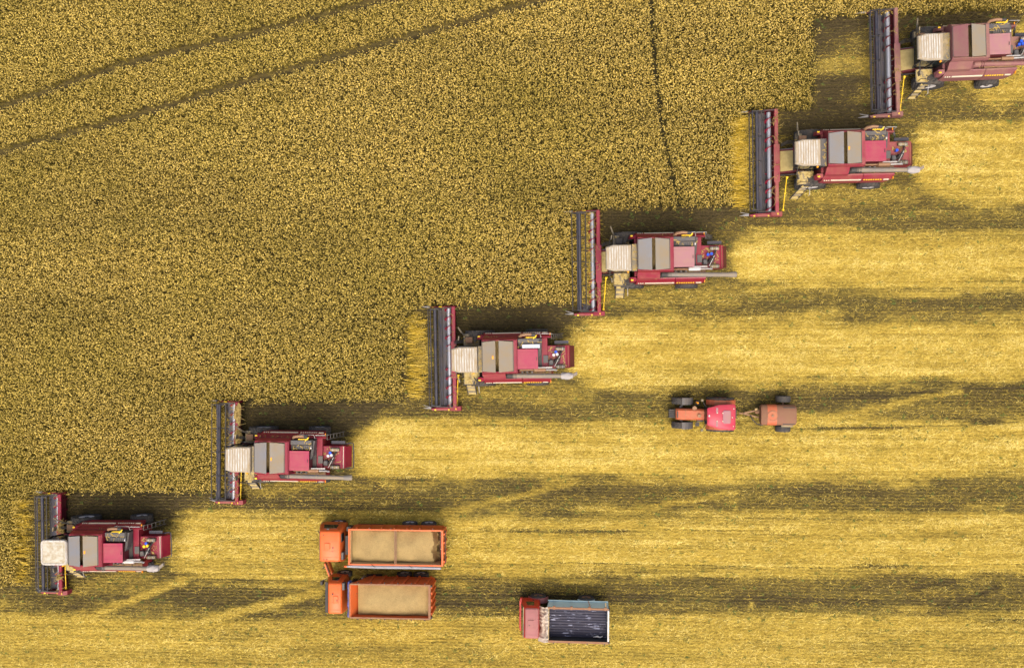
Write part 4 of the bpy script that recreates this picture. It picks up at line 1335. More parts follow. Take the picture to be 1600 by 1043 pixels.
combine('red combine harvester in the lower left corner with a flat, dirt-caked cab roof', 94.7, 847.4, 0.8,
        roof='flat', roof_end=1.88, guard=True, reel=30, flight=0.4, seed=1, caps='yellow', heap=[(0.12, 1.0, 0.22, 0.40), (-0.05, -2.05, 0.16, 0.18)], spout_bend=0.22, dx=-0.07)
combine('red combine harvester with straw heaped along its header, between lower left corner and orange trucks', 369.6, 708.2, -0.3,
        guard=True, sleeve=False, roof_mat='white_brown', reel=12, flight=1.4, seed=2, caps='offwhite', hatch='hatch', red='red', heap=[(0.08, 2.3, 0.22, 0.65), (0.1, 0.9, 0.25, 0.45)], wisps=60, rusty=True, dx=-0.09, dy=0.11, dusty_duct=True)
combine('red combine harvester with a long silver air cleaner beside its engine hatch', 706.7, 560.3, 1.0,
        roof_mat='white_brown', reel=48, flight=2.2, seed=3, silver=True, caps='offwhite', rusty=True, dark_chest=False, sticker=2, spout_bend=0.12, dusty_duct=True, lid=('lid_dusty', 'lid_dusty'), dx=-0.13, dy=0.095)
combine('red combine harvester with a pale bleached engine hatch and blue filter caps', 936.8, 408.6, 0.7,
        sleeve=False, reel=35, flight=3.0, seed=4, hatch='hatch_pale', caps='blue', ncaps=2, dark_chest=True, sticker=0, dusty_duct=True, dx=0.07, roof_end=1.74)
combine('red combine harvester with a slanted dusty ladder, yellow leaning wheat before its header', 1218.3, 252.0, 0.6,
        roof_mat='white_brown', reel=60, flight=3.8, seed=5, ladder='slant', caps='blue', ncaps=1, rusty=True, red='red_dusty', sticker=1, dx=0.23, roof_end=1.70)
combine('faded pink combine harvester with a pink tank lid, cut off by the right edge', 1400.7, 95.5, 1.3,
        faded=True, red='red_faded', hatch='hatch_pale', sleeve=False, reel=80, flight=4.6, seed=6, ladder='slant', lid=('lid_pink', 'lid_dusty'), pipe='red_faded', rusty=True, caps='blue', sticker=0, dx=0.04, roof_end=1.66)


# ------------------------------------------------------------------ trucks
def truck_wheel(parent, x, y, side, r=0.47, w=0.26, rim='offwhite', name='wheel'):
    return tyre_wheel(parent, x, y, r, w, side, 14, rim_mat=rim, name=name, drum=0.56, lug_h=0.012)


def grid_slab(fn, nu, nv, thick):
    return MB().sheet(fn, nu, nv, thick)


def cabover(root, x0, x1, yc, half, mat, roof_mat, zr=2.5, front=0.28, taper=0.22, visor=None, bumper='dark'):
    """Cab over engine: a lofted shell with glass, doors, roof hatch and mirrors as parts."""
    hb, hr = half, half - taper
    L = lambda xa, xb, h, z: rrect(xa, xb, yc - h, yc + h, z, 0.10, 3)
    c = MB().loft([L(x0 + 0.02, x1, hb - 0.04, 0.55), L(x0, x1 + 0.02, hb, 0.9), L(x0 + 0.02, x1 + 0.02, hb, 1.45), L(x0 + front * .75, x1, hr + 0.07, 2.25),
                   L(x0 + front, x1 - 0.02, hr, zr - 0.06), L(x0 + front + 0.06, x1 - 0.06, hr - 0.06, zr)])
    cab = c.build('cab', mat, root, smooth=True)
    rp = MB().loft([rrect(x0 + front - .012, x1 - 0.008, yc - hr - .012, yc + hr + .012, zr - 0.07, 0.10, 3), rrect(x0 + front + .02, x1 - 0.04, yc - hr + .02, yc + hr - .02, zr - 0.012, 0.10, 3), rrect(x0 + front + 0.07, x1 - 0.07, yc - hr + 0.07, yc + hr - 0.07, zr + 0.014, 0.08, 3)])
    roof = rp.build('cab_roof', roof_mat, cab, smooth=True)
    # windscreen in the raked front
    za, zb = 1.52, 2.22
    xa = x0 + 0.02 + (front * .75 - 0.02) * (za - 1.45) / 0.8; xb = x0 + 0.02 + (front * .75 - 0.02) * (zb - 1.45) / 0.8
    ha = hb - 0.12; hbw = hr - 0.03
    MB().hexa([(xa - .02, yc - ha, za), (xa + .06, yc - ha, za), (xa + .06, yc + ha, za), (xa - .02, yc + ha, za),
               (xb - .02, yc - hbw, zb), (xb + .06, yc - hbw, zb), (xb + .06, yc + hbw, zb), (xb - .02, yc + hbw, zb)]).build('windscreen', 'glass', cab)
    for sg in (-1, 1):
        def side_pt(x, z, out):
            t = (z - 1.45) / 0.8
            h = hb + (hr + 0.07 - hb) * max(0, t) + out
            return (x, yc + sg * h, z)
        xd0, xd1 = x0 + 0.30, x1 - 0.22
        dr = MB().hexa([side_pt(xd0 - .12, 0.75, -0.03), side_pt(xd1, 0.75, -0.03), side_pt(xd1, 0.75, 0.014), side_pt(xd0 - .12, 0.75, 0.014),
                        side_pt(xd0 - .1, 1.5, -0.03), side_pt(xd1, 1.5, -0.03), side_pt(xd1, 1.5, 0.014), side_pt(xd0 - .1, 1.5, 0.014)])
        dr.hexa([side_pt(xd0 - .1, 1.5, -0.03), side_pt(xd1, 1.5, -0.03), side_pt(xd1, 1.5, 0.014), side_pt(xd0 - .1, 1.5, 0.014),
                 side_pt(xd0 + .06, 2.2, -0.03), side_pt(xd1, 2.2, -0.03), side_pt(xd1, 2.2, 0.014), side_pt(xd0 + .06, 2.2, 0.014)])
        door = dr.build('door', mat, cab)
        wd = MB()
        wd.hexa([side_pt(xd0, 1.56, 0.0), side_pt(xd1 - .08, 1.56, 0.0), side_pt(xd1 - .08, 1.56, 0.02), side_pt(xd0, 1.56, 0.02),
                 side_pt(xd0 + .12, 2.12, 0.0), side_pt(xd1 - .08, 2.12, 0.0), side_pt(xd1 - .08, 2.12, 0.02), side_pt(xd0 + .12, 2.12, 0.02)])
        wd.build('window', 'glass', door)
        MB().bar(side_pt(xd1 - .2, 1.36, 0.03), side_pt(xd1 - .06, 1.36, 0.03), 0.03, 0.04).build('handle', 'dark', door)
    bp = MB().prism_z([(x0 - 0.10, yc - hb + 0.06), (x0 - 0.14, yc - hb + .3), (x0 - 0.14, yc + hb - .3), (x0 - 0.10, yc + hb - 0.06), (x0 + 0.05, yc + hb - 0.03), (x0 + 0.05, yc - hb + 0.03)], 0.42, 0.72)
    bump = bp.build('bumper', bumper, cab, bevel=0.02)
    for sg in (-1, 1):
        MB().box(x0 - 0.145, x0 - 0.11, yc + sg * (hb - .42) - .12, yc + sg * (hb - .42) + .12, 0.5, 0.66).build('headlight', 'offwhite', bump)
    if visor:
        MB().prism_y([(x0 + front * .75 - 0.15, 2.18), (x0 + front * .85, 2.36), (x0 + front * .85, 2.40), (x0 + front * .75 - 0.17, 2.22)], yc - hr + 0.0, yc + hr + 0.02).build('sun_visor', visor, cab)
    for y in (-0.5, -0.2, 0.2, 0.5):
        MB().box(x0 + front + 0.12, x1 - 0.12, yc + y * hr * 1.5 - .012, yc + y * hr * 1.5 + .012, zr + 0.010, zr + 0.026).build('roof_rib', roof_mat, roof)
    return cab, roof, hr


def frame_rails(root, x0, x1, yc=0.0, z=0.72):
    m = MB()
    for y in (-0.42, 0.42):
        m.box(x0, x1, yc + y - 0.05, yc + y + 0.05, z, z + 0.24)
    for k in range(6):
        x = x0 + 0.3 + (x1 - x0 - 0.6) * k / 5
        m.box(x, x + 0.08, yc - 0.37, yc + 0.37, z + 0.04, z + 0.18)
    m.build('chassis', 'dark', root)
    tk = MB().cyl((x0 + 1.9, yc + 0.78, 0.72), (x0 + 2.8, yc + 0.78, 0.72), 0.24, n=14)
    tk.build('fuel_tank', 'dark', root, smooth=True)


# ---- first orange truck: long low body with a tie bar, roller tarpaulin along the near side, door open
p = at(557.5, 842.3, 0)
tr = thing('grain_truck', 'orange grain truck with its cab door open and a grey tarpaulin rolled along its side', 'truck', (p.x, p.y, 0), 0.0, 'orange trucks loaded with grain')
frame_rails(tr, -1.5, 5.5)
cab, roof, hr = cabover(tr, -1.90, -0.42, 0.10, 1.10, 'orange', 'orange', zr=2.5, front=0.27, taper=0.23)
MB().loft([rrect(-1.36, -1.00, -0.10, 0.30, 2.51, 0.06), rrect(-1.36, -1.00, -0.10, 0.30, 2.55, 0.06), rrect(-1.33, -1.03, -0.07, 0.27, 2.57, 0.05)]).build('roof_hatch', 'orange', roof)
for x, y, r in ((-0.84, 0.02, 0.045), (-0.88, -0.20, 0.03), (-1.40, 0.76, 0.028), (-1.38, -0.66, 0.028), (-1.21, -0.68, 0.035)):
    MB().cyl((x, y, 2.50), (x, y, 2.54), r, n=10).build('roof_cap', 'dark', roof)
for k in range(3):
    MB().box(-1.50, -1.46, -0.02 + .14 * k, 0.05 + .14 * k, 2.47, 2.51).build('marker_lamp', 'amber', cab)
MB().bar((-1.62, 0.72, 2.3), (-1.80, 0.95, 2.25), 0.03, 0.03).build('mirror_arm', 'dark', cab)
MB().box(-1.28, -1.12, 0.99, 1.10, 2.0, 2.3).build('mirror', 'grey', cab)
MB().box(-0.44, -0.38, 0.30, 0.78, 1.7, 2.25).build('rear_window', 'glass', cab)
MB().box(-0.40, -0.28, -0.72, -0.30, 1.9, 2.3).build('air_intake', 'grey', cab)
# the open door on the south side
q0, q1 = Vector((-1.50, -1.00, 0)), Vector((-1.22, -1.76, 0))
dr = MB()
n_ = Vector((q1.y - q0.y, -(q1.x - q0.x), 0)).normalized() * 0.07
for z0, z1, k in ((0.75, 1.5, 1.0), (1.5, 2.15, 0.96)):
    a0, a1 = q0, q0 + (q1 - q0) * k
    dr.hexa([(a0 + Vector((0, 0, z0))), (a1 + Vector((0, 0, z0))), (a1 + n_ + Vector((0, 0, z0))), (a0 + n_ + Vector((0, 0, z0))),
             (a0 + Vector((0.10, 0, z1))), (a1 + Vector((0.10, 0, z1))), (a1 + n_ + Vector((0.10, 0, z1))), (a0 + n_ + Vector((0.10, 0, z1)))])
door = dr.build('open_door', 'orange', cab)
door['label'] = 'orange cab door swung wide open'
w0, w1 = q0 + (q1 - q0) * 0.12, q0 + (q1 - q0) * 0.85
MB().hexa([(w0 + n_ * -0.2 + Vector((0.01, 0, 1.56))), (w1 + n_ * -0.2 + Vector((0.01, 0, 1.56))), (w1 + n_ * 1.3 + Vector((0.01, 0, 1.56))), (w0 + n_ * 1.3 + Vector((0.01, 0, 1.56))),
           (w0 + n_ * -0.2 + Vector((0.11, 0, 2.10))), (w1 + n_ * -0.2 + Vector((0.11, 0, 2.10))), (w1 + n_ * 1.3 + Vector((0.11, 0, 2.10))), (w0 + n_ * 1.3 + Vector((0.11, 0, 2.10)))]).build('window', 'glass', door)
MB().bar((-1.36, -1.18, 1.9), (-1.62, -1.34, 1.8), 0.05, 0.06).build('mirror', 'dark', door)
# body
zf, zt = 0.98, 2.08
L_, hw = 5.62, 1.06
bd = MB()
bd.box(0, L_, -hw, hw, zf, zf + 0.08)
body = bd.build('cargo_body', 'orange_bed', tr)
MB().hexa([(0, hw - .02, zf), (L_ - .12, hw - .02, zf), (L_ - .12, hw + .06, zf), (0.22, hw + .06, zf), (0, hw - .07, zt), (L_ - .12, hw - .07, zt), (L_ - .12, hw, zt), (0, hw, zt)]).build('side_wall', 'orange_bed', body)
MB().hexa([(0, -hw - .0, zf), (L_ - .12, -hw, zf), (L_ - .12, -hw + .05, zf), (0, -hw + .05, zf), (0, -hw, zt), (L_ - .12, -hw, zt), (L_ - .12, -hw + .07, zt), (0, -hw + .07, zt)]).build('side_wall', 'orange_bed', body)
fw = MB().box(0, 0.08, -hw + .07, hw - .07, zf, zt).build('front_wall', 'orange_bed', body)
MB().box(0.085, 0.11, -hw + .12, hw - .12, zf + .1, zt - .06).build('wall_board', 'bare_wood', fw)
MB().box(0.14, L_ - .2, -hw + .075, -hw + .095, zf + .1, zt - .04).build('wall_board', 'bare_wood', body)
tg = MB().box(L_ - .11, L_ - .02, -hw, hw, zf, zt + .02)
tail = tg.build('tailgate', 'orange_bed', body)
for y in (-0.8, -0.3, 0.3, 0.8):
    MB().box(L_ - .02, L_ + .05, y - .05, y + .05, zf - .1, zt - .05).build('tailgate_rib', 'orange_bed', tail)
MB().cyl((L_ + 0.05, -hw + .1, zt - 0.3), (L_ + 0.05, hw - .1, zt - 0.3), 0.03, n=8).build('latch_bar', 'dark', tail)
for sg in (-1, 1):
    y = sg * (hw - 0.035)
    MB().box(-0.03, L_ - .1, y - .04, y + .04, zt, zt + .045).build('top_rail', 'orange', body, bevel=0.008)
    for k in range(7):
        x = 0.4 + 0.75 * k
        MB().box(x, x + .07, min(sg * hw, sg * (hw + .07)), max(sg * hw, sg * (hw + .07)), zf, zt - .08).build('side_rib', 'orange_bed', body)
MB().box(-0.03, 0.07, -hw + .02, hw - .02, zt, zt + .05).build('top_rail', 'orange_bed', body, bevel=0.008)
MB().box(L_ - .13, L_ - .02, -hw + .02, hw - .02, zt + .02, zt + .06).build('top_rail', 'orange_bed', body, bevel=0.008)
tb = MB().cyl((2.74, -hw + .03, zt + .02), (2.74, hw - .03, zt + .02), 0.035, n=8)
tb.cyl((2.82, -hw + .03, zt + .02), (2.82, hw - .03, zt + .02), 0.025, n=8)
tb.build('tie_bar', 'rust', body)
for k in range(4):
    x = 1.2 + 1.25 * k
    MB().box(x, x + .09, hw - .0, hw + .05, zt - .03, zt + .02).build('side_latch', 'dark', body)
MB().box(-0.15, 0.1, 0.9, 1.15, 1.4, 2.0).build('air_filter', 'dark', tr)
MB().box(-0.25, -0.05, -0.5, 0.6, 0.9, 1.9).build('engine_shield', 'dark', tr)
MB().box(0.3, 1.8, 1.08, 1.12, 0.78, 0.95).build('side_guard', 'dark', tr)
tp = MB().tube([(-0.12, -hw - .10, zt - .02), (0.3, -hw - .09, zt), (1.8, -hw - .11, zt - .015), (3.4, -hw - .10, zt + .005), (5.45, -hw - .12, zt - .02)], [0.05, 0.085, 0.095, 0.09, 0.07], 12)
tpo = tp.build('tarpaulin_roll', 'tarp_grey', tr, smooth=True)
for x in (1.55, 3.75):
    MB().tube([(x - .2, -hw + .06, zt + .06), (x, -hw - .08, zt + .10), (x + .25, -hw - .20, zt - .06)], 0.014, 5).build('strap', 'dark', tpo)
MB().cyl((-0.28, -hw - .10, zt - .02), (-0.12, -hw - .10, zt - .02), 0.06, n=8).build('roller_end', 'orange', tpo)
for x in (-1.0, 3.35, 4.5):
    for sg in (-1, 1):
        truck_wheel(tr, x, sg * 1.02 + .06, sg, r=0.46)
# grain load
rnd = random.Random(4)


def heap(x0, x1, y0, y1, zbase, rise, name, label, loc, cut=None, seed=0.0, amp=0.03):
    def f(u, v):
        x = x0 + (x1 - x0) * u; y = y0 + (y1 - y0) * v
        z = zbase + rise * math.sin(math.pi * min(1, max(0, u * 1.04 - .02))) ** .5 * math.sin(math.pi * v) ** .4
        z += 0.10 * math.exp(-((x - x0 - (x1 - x0) * .27) / .9) ** 2 - (y / .6) ** 2) + 0.12 * math.exp(-((x - x0 - (x1 - x0) * .72) / .8) ** 2 - ((y - .1) / .5) ** 2)
        z += amp * (math.sin(2.3 * x + seed) * math.cos(3.1 * y + 1.3 * seed) + 0.5 * math.sin(5.1 * x - 2.2 * y + seed))
        if cut and x > cut + 0.08 * math.sin(5 * y) + .05 * math.sin(11 * y):
            z -= (x - cut - 0.08 * math.sin(5 * y)) * 4.5
        return (x, y, max(z, zf + .1))
    o = MB().sheet(f, 60, 26, 0.25).build(name, 'grain', None, smooth=True)
    o.location = (loc.x * S, loc.y * S, 0)
    return tag(o, label, 'grain', 'loads of harvested grain')


heap(0.12, 5.25, -hw + .10, hw - .10, 1.62, 0.22, 'grain_load', 'load of grain divided by the tie bar in the longer orange truck', p, cut=4.95, seed=0.6, amp=0.06)
MB().box(4.9, L_ - .12, -hw + .06, hw - .06, zf + .085, zf + .10).build('stained_floor', 'purple_floor', body)
# a few stalks and grain heaped at the tail
# ---- second orange truck: tall ribbed tipping body
p2 = at(564.4, 917.3, 0)
t2 = thing('grain_truck', 'orange tipper truck with tall ribbed body and grey sun visor, nearer the bottom edge', 'truck', (p2.x, p2.y, 0), 0.0, 'orange trucks loaded with grain')
frame_rails(t2, -1.4, 4.6)
cab, roof, hr = cabover(t2, -1.70, -0.60, -0.03, 1.04, 'orange', 'orange', zr=2.5, front=0.30, taper=0.16, visor='grey')
MB().loft([rrect(-1.10, -0.80, -0.30, 0.14, 2.51, 0.06), rrect(-1.10, -0.80, -0.30, 0.14, 2.55, 0.06), rrect(-1.07, -0.83, -0.27, 0.11, 2.565, 0.05)]).build('roof_hatch', 'orange', roof)
for x, y, r in ((-0.86, -0.12, 0.04), (-1.12, 0.24, 0.04)):
    MB().cyl((x, y, 2.55), (x, y, 2.59), r, n=10).build('roof_cap', 'dark', roof)
for k in range(3):
    MB().box(-1.30, -1.26, -0.20 + .09 * k, -0.14 + .09 * k, 2.47, 2.50).build('marker_lamp', 'amber', cab)
MB().box(-0.60, -0.46, 0.45, 0.85, 2.0, 2.4).build('air_intake', 'grey', cab)
m_ = MB().tube([(-1.60, 0.98, 1.9), (-1.85, 0.9, 1.95), (-1.98, 0.76, 1.9)], 0.022, 6).build('mirror_arm', 'dark', cab)
MB().box(-2.02, -1.90, 0.60, 0.80, 1.5, 1.92).build('mirror', 'dark', m_)
MB().tube([(-1.62, -1.0, 2.2), (-1.66, -1.12, 2.1)], 0.02, 6).build('mirror_arm', 'dark', cab)
for x, r, z in ((-0.15, 0.16, 1.75), (0.16, 0.17, 1.6)):
    MB().cyl((x, 0.62, 0.9), (x, 0.62, z), r, n=14).build('air_filter', 'dark', t2, smooth=True)
MB().box(0.36, 0.46, 0.75, 0.98, 0.9, 1.6).build('filter_bracket', 'galv', t2)
MB().box(-0.38, -0.2, -0.7, 0.5, 0.9, 2.0).build('engine_shield', 'dark', t2)
zb, zt2, L2, hw2 = 1.1, 3.0, 4.70, 0.98
b2 = MB().box(0.72, L2 - .05, -hw2 + .02, hw2 - .02, zb - .05, zb)
body2 = b2.build('cargo_body', 'orange_bed', t2)
for sg in (-1, 1):
    y0, y1 = sg * (hw2 - .05), sg * hw2
    w = MB().loft([[(0.0, y0, zt2), (L2, y0, zt2), (L2 - .08, y0, zb), (0.74, y0, zb)], [(0.0, y1, zt2), (L2, y1, zt2), (L2 - .08, y1, zb), (0.74, y1, zb)]])
    wall = w.build('side_wall', 'orange_bed', body2)
    for k in range(6):
        x = 1.0 + 0.68 * k
        MB().box(x, x + .13, min(y1, y1 + sg * .07), max(y1, y1 + sg * .07), zb, zt2 - .12).build('side_rib', 'orange_bed', wall)
    MB().box(0.0, L2, min(y1 - sg * .06, y1 + sg * .03), max(y1 - sg * .06, y1 + sg * .03), zt2, zt2 + .05).build('top_rail', 'rail_worn', wall, bevel=0.008)
    for k in range(6):
        x = 0.45 + 0.78 * k
        MB().box(x, x + .05, min(y1 + sg * .05, y1 + sg * .10), max(y1 + sg * .05, y1 + sg * .10), zt2 - .1, zt2 + .04).build('tarp_hook', 'dark', wall)
fw2 = MB().loft([[(0.0, -hw2 + .05, zt2), (0.06, -hw2 + .05, zt2), (0.80, -hw2 + .05, zb), (0.74, -hw2 + .05, zb)], [(0.0, hw2 - .05, zt2), (0.06, hw2 - .05, zt2), (0.80, hw2 - .05, zb), (0.74, hw2 - .05, zb)]]).build('front_wall', 'orange_bed', body2)
MB().box(-0.05, 0.03, -hw2 + .02, hw2 - .02, zt2, zt2 + .05).build('top_rail', 'rail_worn', fw2, bevel=0.008)
tg2 = MB().box(L2 - .10, L2, -hw2 + .05, hw2 - .05, zb, zt2).build('tailgate', 'orange_bed', body2)
MB().box(L2 - .11, L2 + .02, -hw2 + .06, hw2 - .06, zt2, zt2 + .045).build('top_rail', 'rail_worn', tg2, bevel=0.008)
for y in (-0.75, -0.35, 0.05, 0.45, 0.8):
    MB().box(L2, L2 + .07, y - .06, y + .06, zb + .1, zt2 - .2).build('tailgate_rib', 'orange_bed', tg2)
for y in (-0.9, 0.9):
    MB().box(L2 - .02, L2 + .09, y - .05, y + .05, zt2 - .22, zt2 + .03).build('hinge', 'dark', tg2)
for x in (-0.9, 2.75, 3.75):
    for sg in (-1, 1):
        truck_wheel(t2, x, sg * 0.98 + (-.03), sg, r=0.46)
zf = zb
heap(0.38, L2 - .12, -hw2 + .06, hw2 - .06, 2.50, 0.20, 'grain_load', 'smooth load of grain filling the tall ribbed orange tipper', p2, seed=2.1, amp=0.035)
bt = MB().sheet(lambda u, v: (-0.04 - 0.14 * math.sin(math.pi * u) - 0.02 * math.sin(23 * v), -hw2 + 2.04 * v, zt2 + 0.02 - 0.55 * u + 0.03 * math.sin(17 * v + 3 * u)), 8, 40, 0.02)
o = bt.build('tarpaulin', 'tarp_blue', None, smooth=True)
o.location = (p2.x * S, p2.y * S, 0)
tag(o, 'blue tarpaulin bunched over the front wall of the ribbed tipper body', 'tarpaulin')

# ---- old red truck with a pale blue drop-side body, empty
p3 = at(856.4, 960.3, 0)
t3 = thing('flatbed_truck', 'old red truck with pale blue empty drop side body', 'truck', (p3.x, p3.y, 0), -0.5)
frame_rails(t3, -1.3, 3.4)
cab, roof, hr = cabover(t3, -1.55, -0.46, 0.19, 1.02, 'truck_red', 'truck_roof', zr=2.5, front=0.30, taper=0.16, visor=None, bumper='truck_red')
MB().loft([rrect(-1.10, -0.74, -0.05, 0.39, 2.51, 0.03), rrect(-1.10, -0.74, -0.05, 0.39, 2.545, 0.03), rrect(-1.08, -0.76, -0.03, 0.37, 2.555, 0.03)]).build('roof_hatch', 'truck_roof', roof)
MB().cyl((-1.0, 0.10, 2.555), (-1.0, 0.10, 2.58), 0.025, n=8).build('roof_cap', 'dark', roof)
MB().bar((-1.36, -0.68, 2.28), (-1.36, 1.06, 2.28), 0.05, 0.07).build('visor_trim', 'dust_metal', cab)
MB().box(-1.28, -1.14, 1.02, 1.14, 1.72, 1.92).build('mirror', 'galv', cab)
MB().tube([(-1.3, 0.98, 1.6), (-1.3, 1.14, 1.7), (-1.2, 1.14, 1.9)], 0.018, 6).build('mirror_arm', 'dark', cab)
MB().box(-0.85, -0.72, 1.141, 1.155, 1.5, 1.56).build('door_badge', 'offwhite', cab)
for sg in (-1, 1):
    fm = MB()
    for k in range(7):
        a0, a1 = math.pi * k / 7, math.pi * (k + 1) / 7
        c = lambda a, r: (-0.58 + r * math.cos(a), 0.47 + r * math.sin(a))
        q = [c(a0, 0.54), c(a1, 0.54), c(a1, 0.60), c(a0, 0.60)]
        ya, yb = sg * 0.86 + .1, sg * 1.16 + .1
        fm.loft([[(x, ya, z) for x, z in q], [(x, yb, z) for x, z in q]])
    fm.build('mudguard', 'truck_roof', t3)
    truck_wheel(t3, -0.58, sg * 1.10 + .1, sg, r=0.47, rim='rust', name='front_wheel')
    truck_wheel(t3, 2.27, sg * 1.06 + .1, sg, r=0.47, rim='rust', name='rear_wheel')
    fm2 = MB()
    for k in range(5):
        a0, a1 = math.pi * (k + 1) / 7, math.pi * (k + 2) / 7
        c = lambda a, r: (2.27 + r * math.cos(a), 0.47 + r * math.sin(a))
        q = [c(a0, 0.53), c(a1, 0.53), c(a1, 0.57), c(a0, 0.57)]
        ya, yb = sg * 0.88 + .08, sg * 1.12 + .08
        fm2.loft([[(x, ya, z) for x, z in q], [(x, yb, z) for x, z in q]])
    fm2.build('mudguard', 'pale_blue', t3)
zb3, zt3, L3, hw3 = 1.12, 1.92, 3.56, 1.0
body3 = MB().box(0.02, L3, -hw3, hw3, zb3 - .12, zb3 - .02).build('cargo_body', 'dark', t3)
fl3 = MB().box(0.06, L3 - .06, -hw3 + .06, hw3 - .06, zb3 - .02, zb3).build('bed_floor', 'bed_floor', body3)
for k in range(12):
    y = -hw3 + .14 + k * (2 * hw3 - .28) / 11
    MB().prism_x([(y - .05, zb3), (y - .022, zb3 + .045), (y + .022, zb3 + .045), (y + .05, zb3)], 0.08, L3 - .10).build('floor_ridge', 'bed_floor', fl3)
nw = MB().hexa([(0.0, hw3 - .04, zb3 - .1), (L3, hw3 - .04, zb3 - .1), (L3, hw3 + .16, zb3 - .1), (0.1, hw3 + .16, zb3 - .1), (0, hw3 - .06, zt3), (L3, hw3 - .06, zt3), (L3, hw3 + .0, zt3), (0, hw3 + .0, zt3)]).build('side_wall', 'pale_blue', body3)
MB().box(0.02, L3 - .02, hw3 + .16, hw3 + .22, zb3 - .06, zb3 + .02).build('lower_rail', 'pale_blue', nw)
MB().box(-0.05, L3 + .02, hw3 - .08, hw3 + .03, zt3, zt3 + .06).build('top_rail', 'rail_worn', nw, bevel=0.006)
for x in (0.35, 1.35, 2.38, 3.32):
    MB().box(x, x + .13, hw3 - .10, hw3 + .10, zt3 + .005, zt3 + .085).build('hinge', 'rail_worn', nw, bevel=0.01)
    MB().bar((x + .06, hw3 + .08, zt3), (x + .06, hw3 + .17, zb3), 0.05, 0.03).build('side_rib', 'pale_blue', nw)
MB().bar((2.52, hw3 + .05, zt3 + .05), (2.38, hw3 + .36, zt3 - .25), 0.04, 0.04).build('latch_lever', 'rust', nw)
MB().bar((L3 - .12, hw3 + .0, zt3 + .07), (L3 - .18, hw3 + .30, zt3 - .1), 0.05, 0.04).build('latch_lever', 'bare_wood', nw)
sw = MB().box(0.0, L3, -hw3, -hw3 + .06, zb3 - .1, zt3).build('side_wall', 'dark', body3)
MB().box(-0.05, L3 + .02, -hw3 - .04, -hw3 + .09, zt3, zt3 + .05).build('top_rail', 'rail_worn', sw, bevel=0.006)
for x in (0.35, 1.25, 2.3, 3.3):
    MB().box(x, x + .08, -hw3 - .09, -hw3 - .04, zt3 - .12, zt3 + .06).build('hinge', 'dark', sw)
fw3 = MB().box(0.0, 0.06, -hw3 + .06, hw3 - .06, zb3, zt3 + .04).build('front_wall', 'pale_blue', body3)
MB().box(0.07, 0.11, -hw3 + .08, hw3 - .08, zb3 + .05, zt3).build('wall_board', 'bare_wood', fw3)
tg3 = MB().box(L3 - .05, L3, -hw3 + .06, hw3 - .06, zb3, zt3 - .03).build('tailgate', 'pale_blue', body3)
MB().box(L3 - .055, L3 + .04, -hw3 + .10, hw3 - .10, zt3 - .03, zt3 + .02).build('top_rail', 'galv', tg3, bevel=0.006)
for y in (-0.95, 0.93):
    MB().cyl((L3 + .03, y, zb3), (L3 + .03, y, zt3 + .06), 0.05, n=10).build('corner_post', 'dark', tg3)
MB().tube([(2.7, -hw3 + .16, zb3 + .18), (2.95, -hw3 + .22, zb3 + .22), (3.1, -hw3 + .15, zb3 + .2), (3.25, -hw3 + .26, zb3 + .25)], [0.02, 0.06, 0.05, 0.015], 7).build('rag', 'offwhite', body3)


def crumple(u, v):
    nz = lambda f, k: float(vnoise(np.array([u * f * 1.2]), np.array([v * f * 4.0]), k)[0]) - 0.5
    y = -hw3 - .02 + 2.06 * v
    ridge = abs(nz(2.6, 41)) * 2
    x = -0.46 + 0.54 * u + 0.22 * nz(1.2, 42) * (1 - u) + 0.05 * nz(4, 43)
    z = zt3 + 0.20 - 0.22 * ridge + 0.14 * math.sin(math.pi * u) + 0.05 * nz(5, 44) - 0.34 * (1 - u) ** 2
    return (x, y, max(z, zt3 + 0.06) if u > 0.7 else z)


o = MB().sheet(crumple, 14, 70, 0.04).build('tarpaulin', 'tarp', None, smooth=True)
o.location = (p3.x * S, p3.y * S, 0)
o.rotation_euler.z = R(-0.5)
tag(o, 'crumpled beige tarpaulin rolled behind the red cab of the old truck', 'tarpaulin')

# ------------------------------------------------------------------ tractor and tank trailer
pt = at(1125.4, 645.0, 0)
tt = thing('tractor', 'red and orange farm tractor with raspberry cab roof', 'tractor', (pt.x, pt.y, 0), -0.5)
hdm = MB()
hdm.loft([[(x, y, z) for x, y, z in ((-2.72, -w, 0.75), (-2.72, w, 0.75), (-2.72, w, h - .12), (-2.72, w - .08, h), (-2.72, -w + .08, h), (-2.72, -w, h - .12))] for w, h in ((0.30, 1.22),)] +
         [[(x, -w, 0.75), (x, w, 0.75), (x, w, h - .12), (x, w - .10, h), (x, -w + .10, h), (x, -w, h - .12)] for x, w, h in ((-2.6, 0.325, 1.33), (-2.16, 0.33, 1.40), (-1.08, 0.31, 1.48))])
hood = hdm.build('bonnet', 'orange_hood', tt, bevel=0.02)
MB().box(-2.66, -2.60, -0.20, 0.16, 1.332, 1.345).build('vent_slot', 'dark', hood)
MB().box(-2.18, -2.165, -0.31, 0.31, 1.38, 1.412).build('seam_trim', 'rust', hood)
MB().cyl((-1.40, -0.06, 1.42), (-1.40, -0.06, 1.58), 0.10, n=14).build('exhaust_stack', 'rust', hood)
MB().cyl((-1.66, 0.36, 1.0), (-1.66, 0.36, 1.38), 0.13, n=12).build('air_cleaner', 'rust', tt)
MB().box(-1.5, -1.15, -0.42, -0.32, 0.8, 1.25).build('side_box', 'dark', tt)
fr = MB().box(-2.8, 0.4, -0.26, 0.26, 0.45, 0.76).build('chassis', 'dark', tt)
for k in range(5):
    y = -0.20 + .1 * k
    MB().box(-3.10, -2.78, y - .042, y + .042, 0.5, 0.82).build('front_weight', 'dark', fr, bevel=0.01)
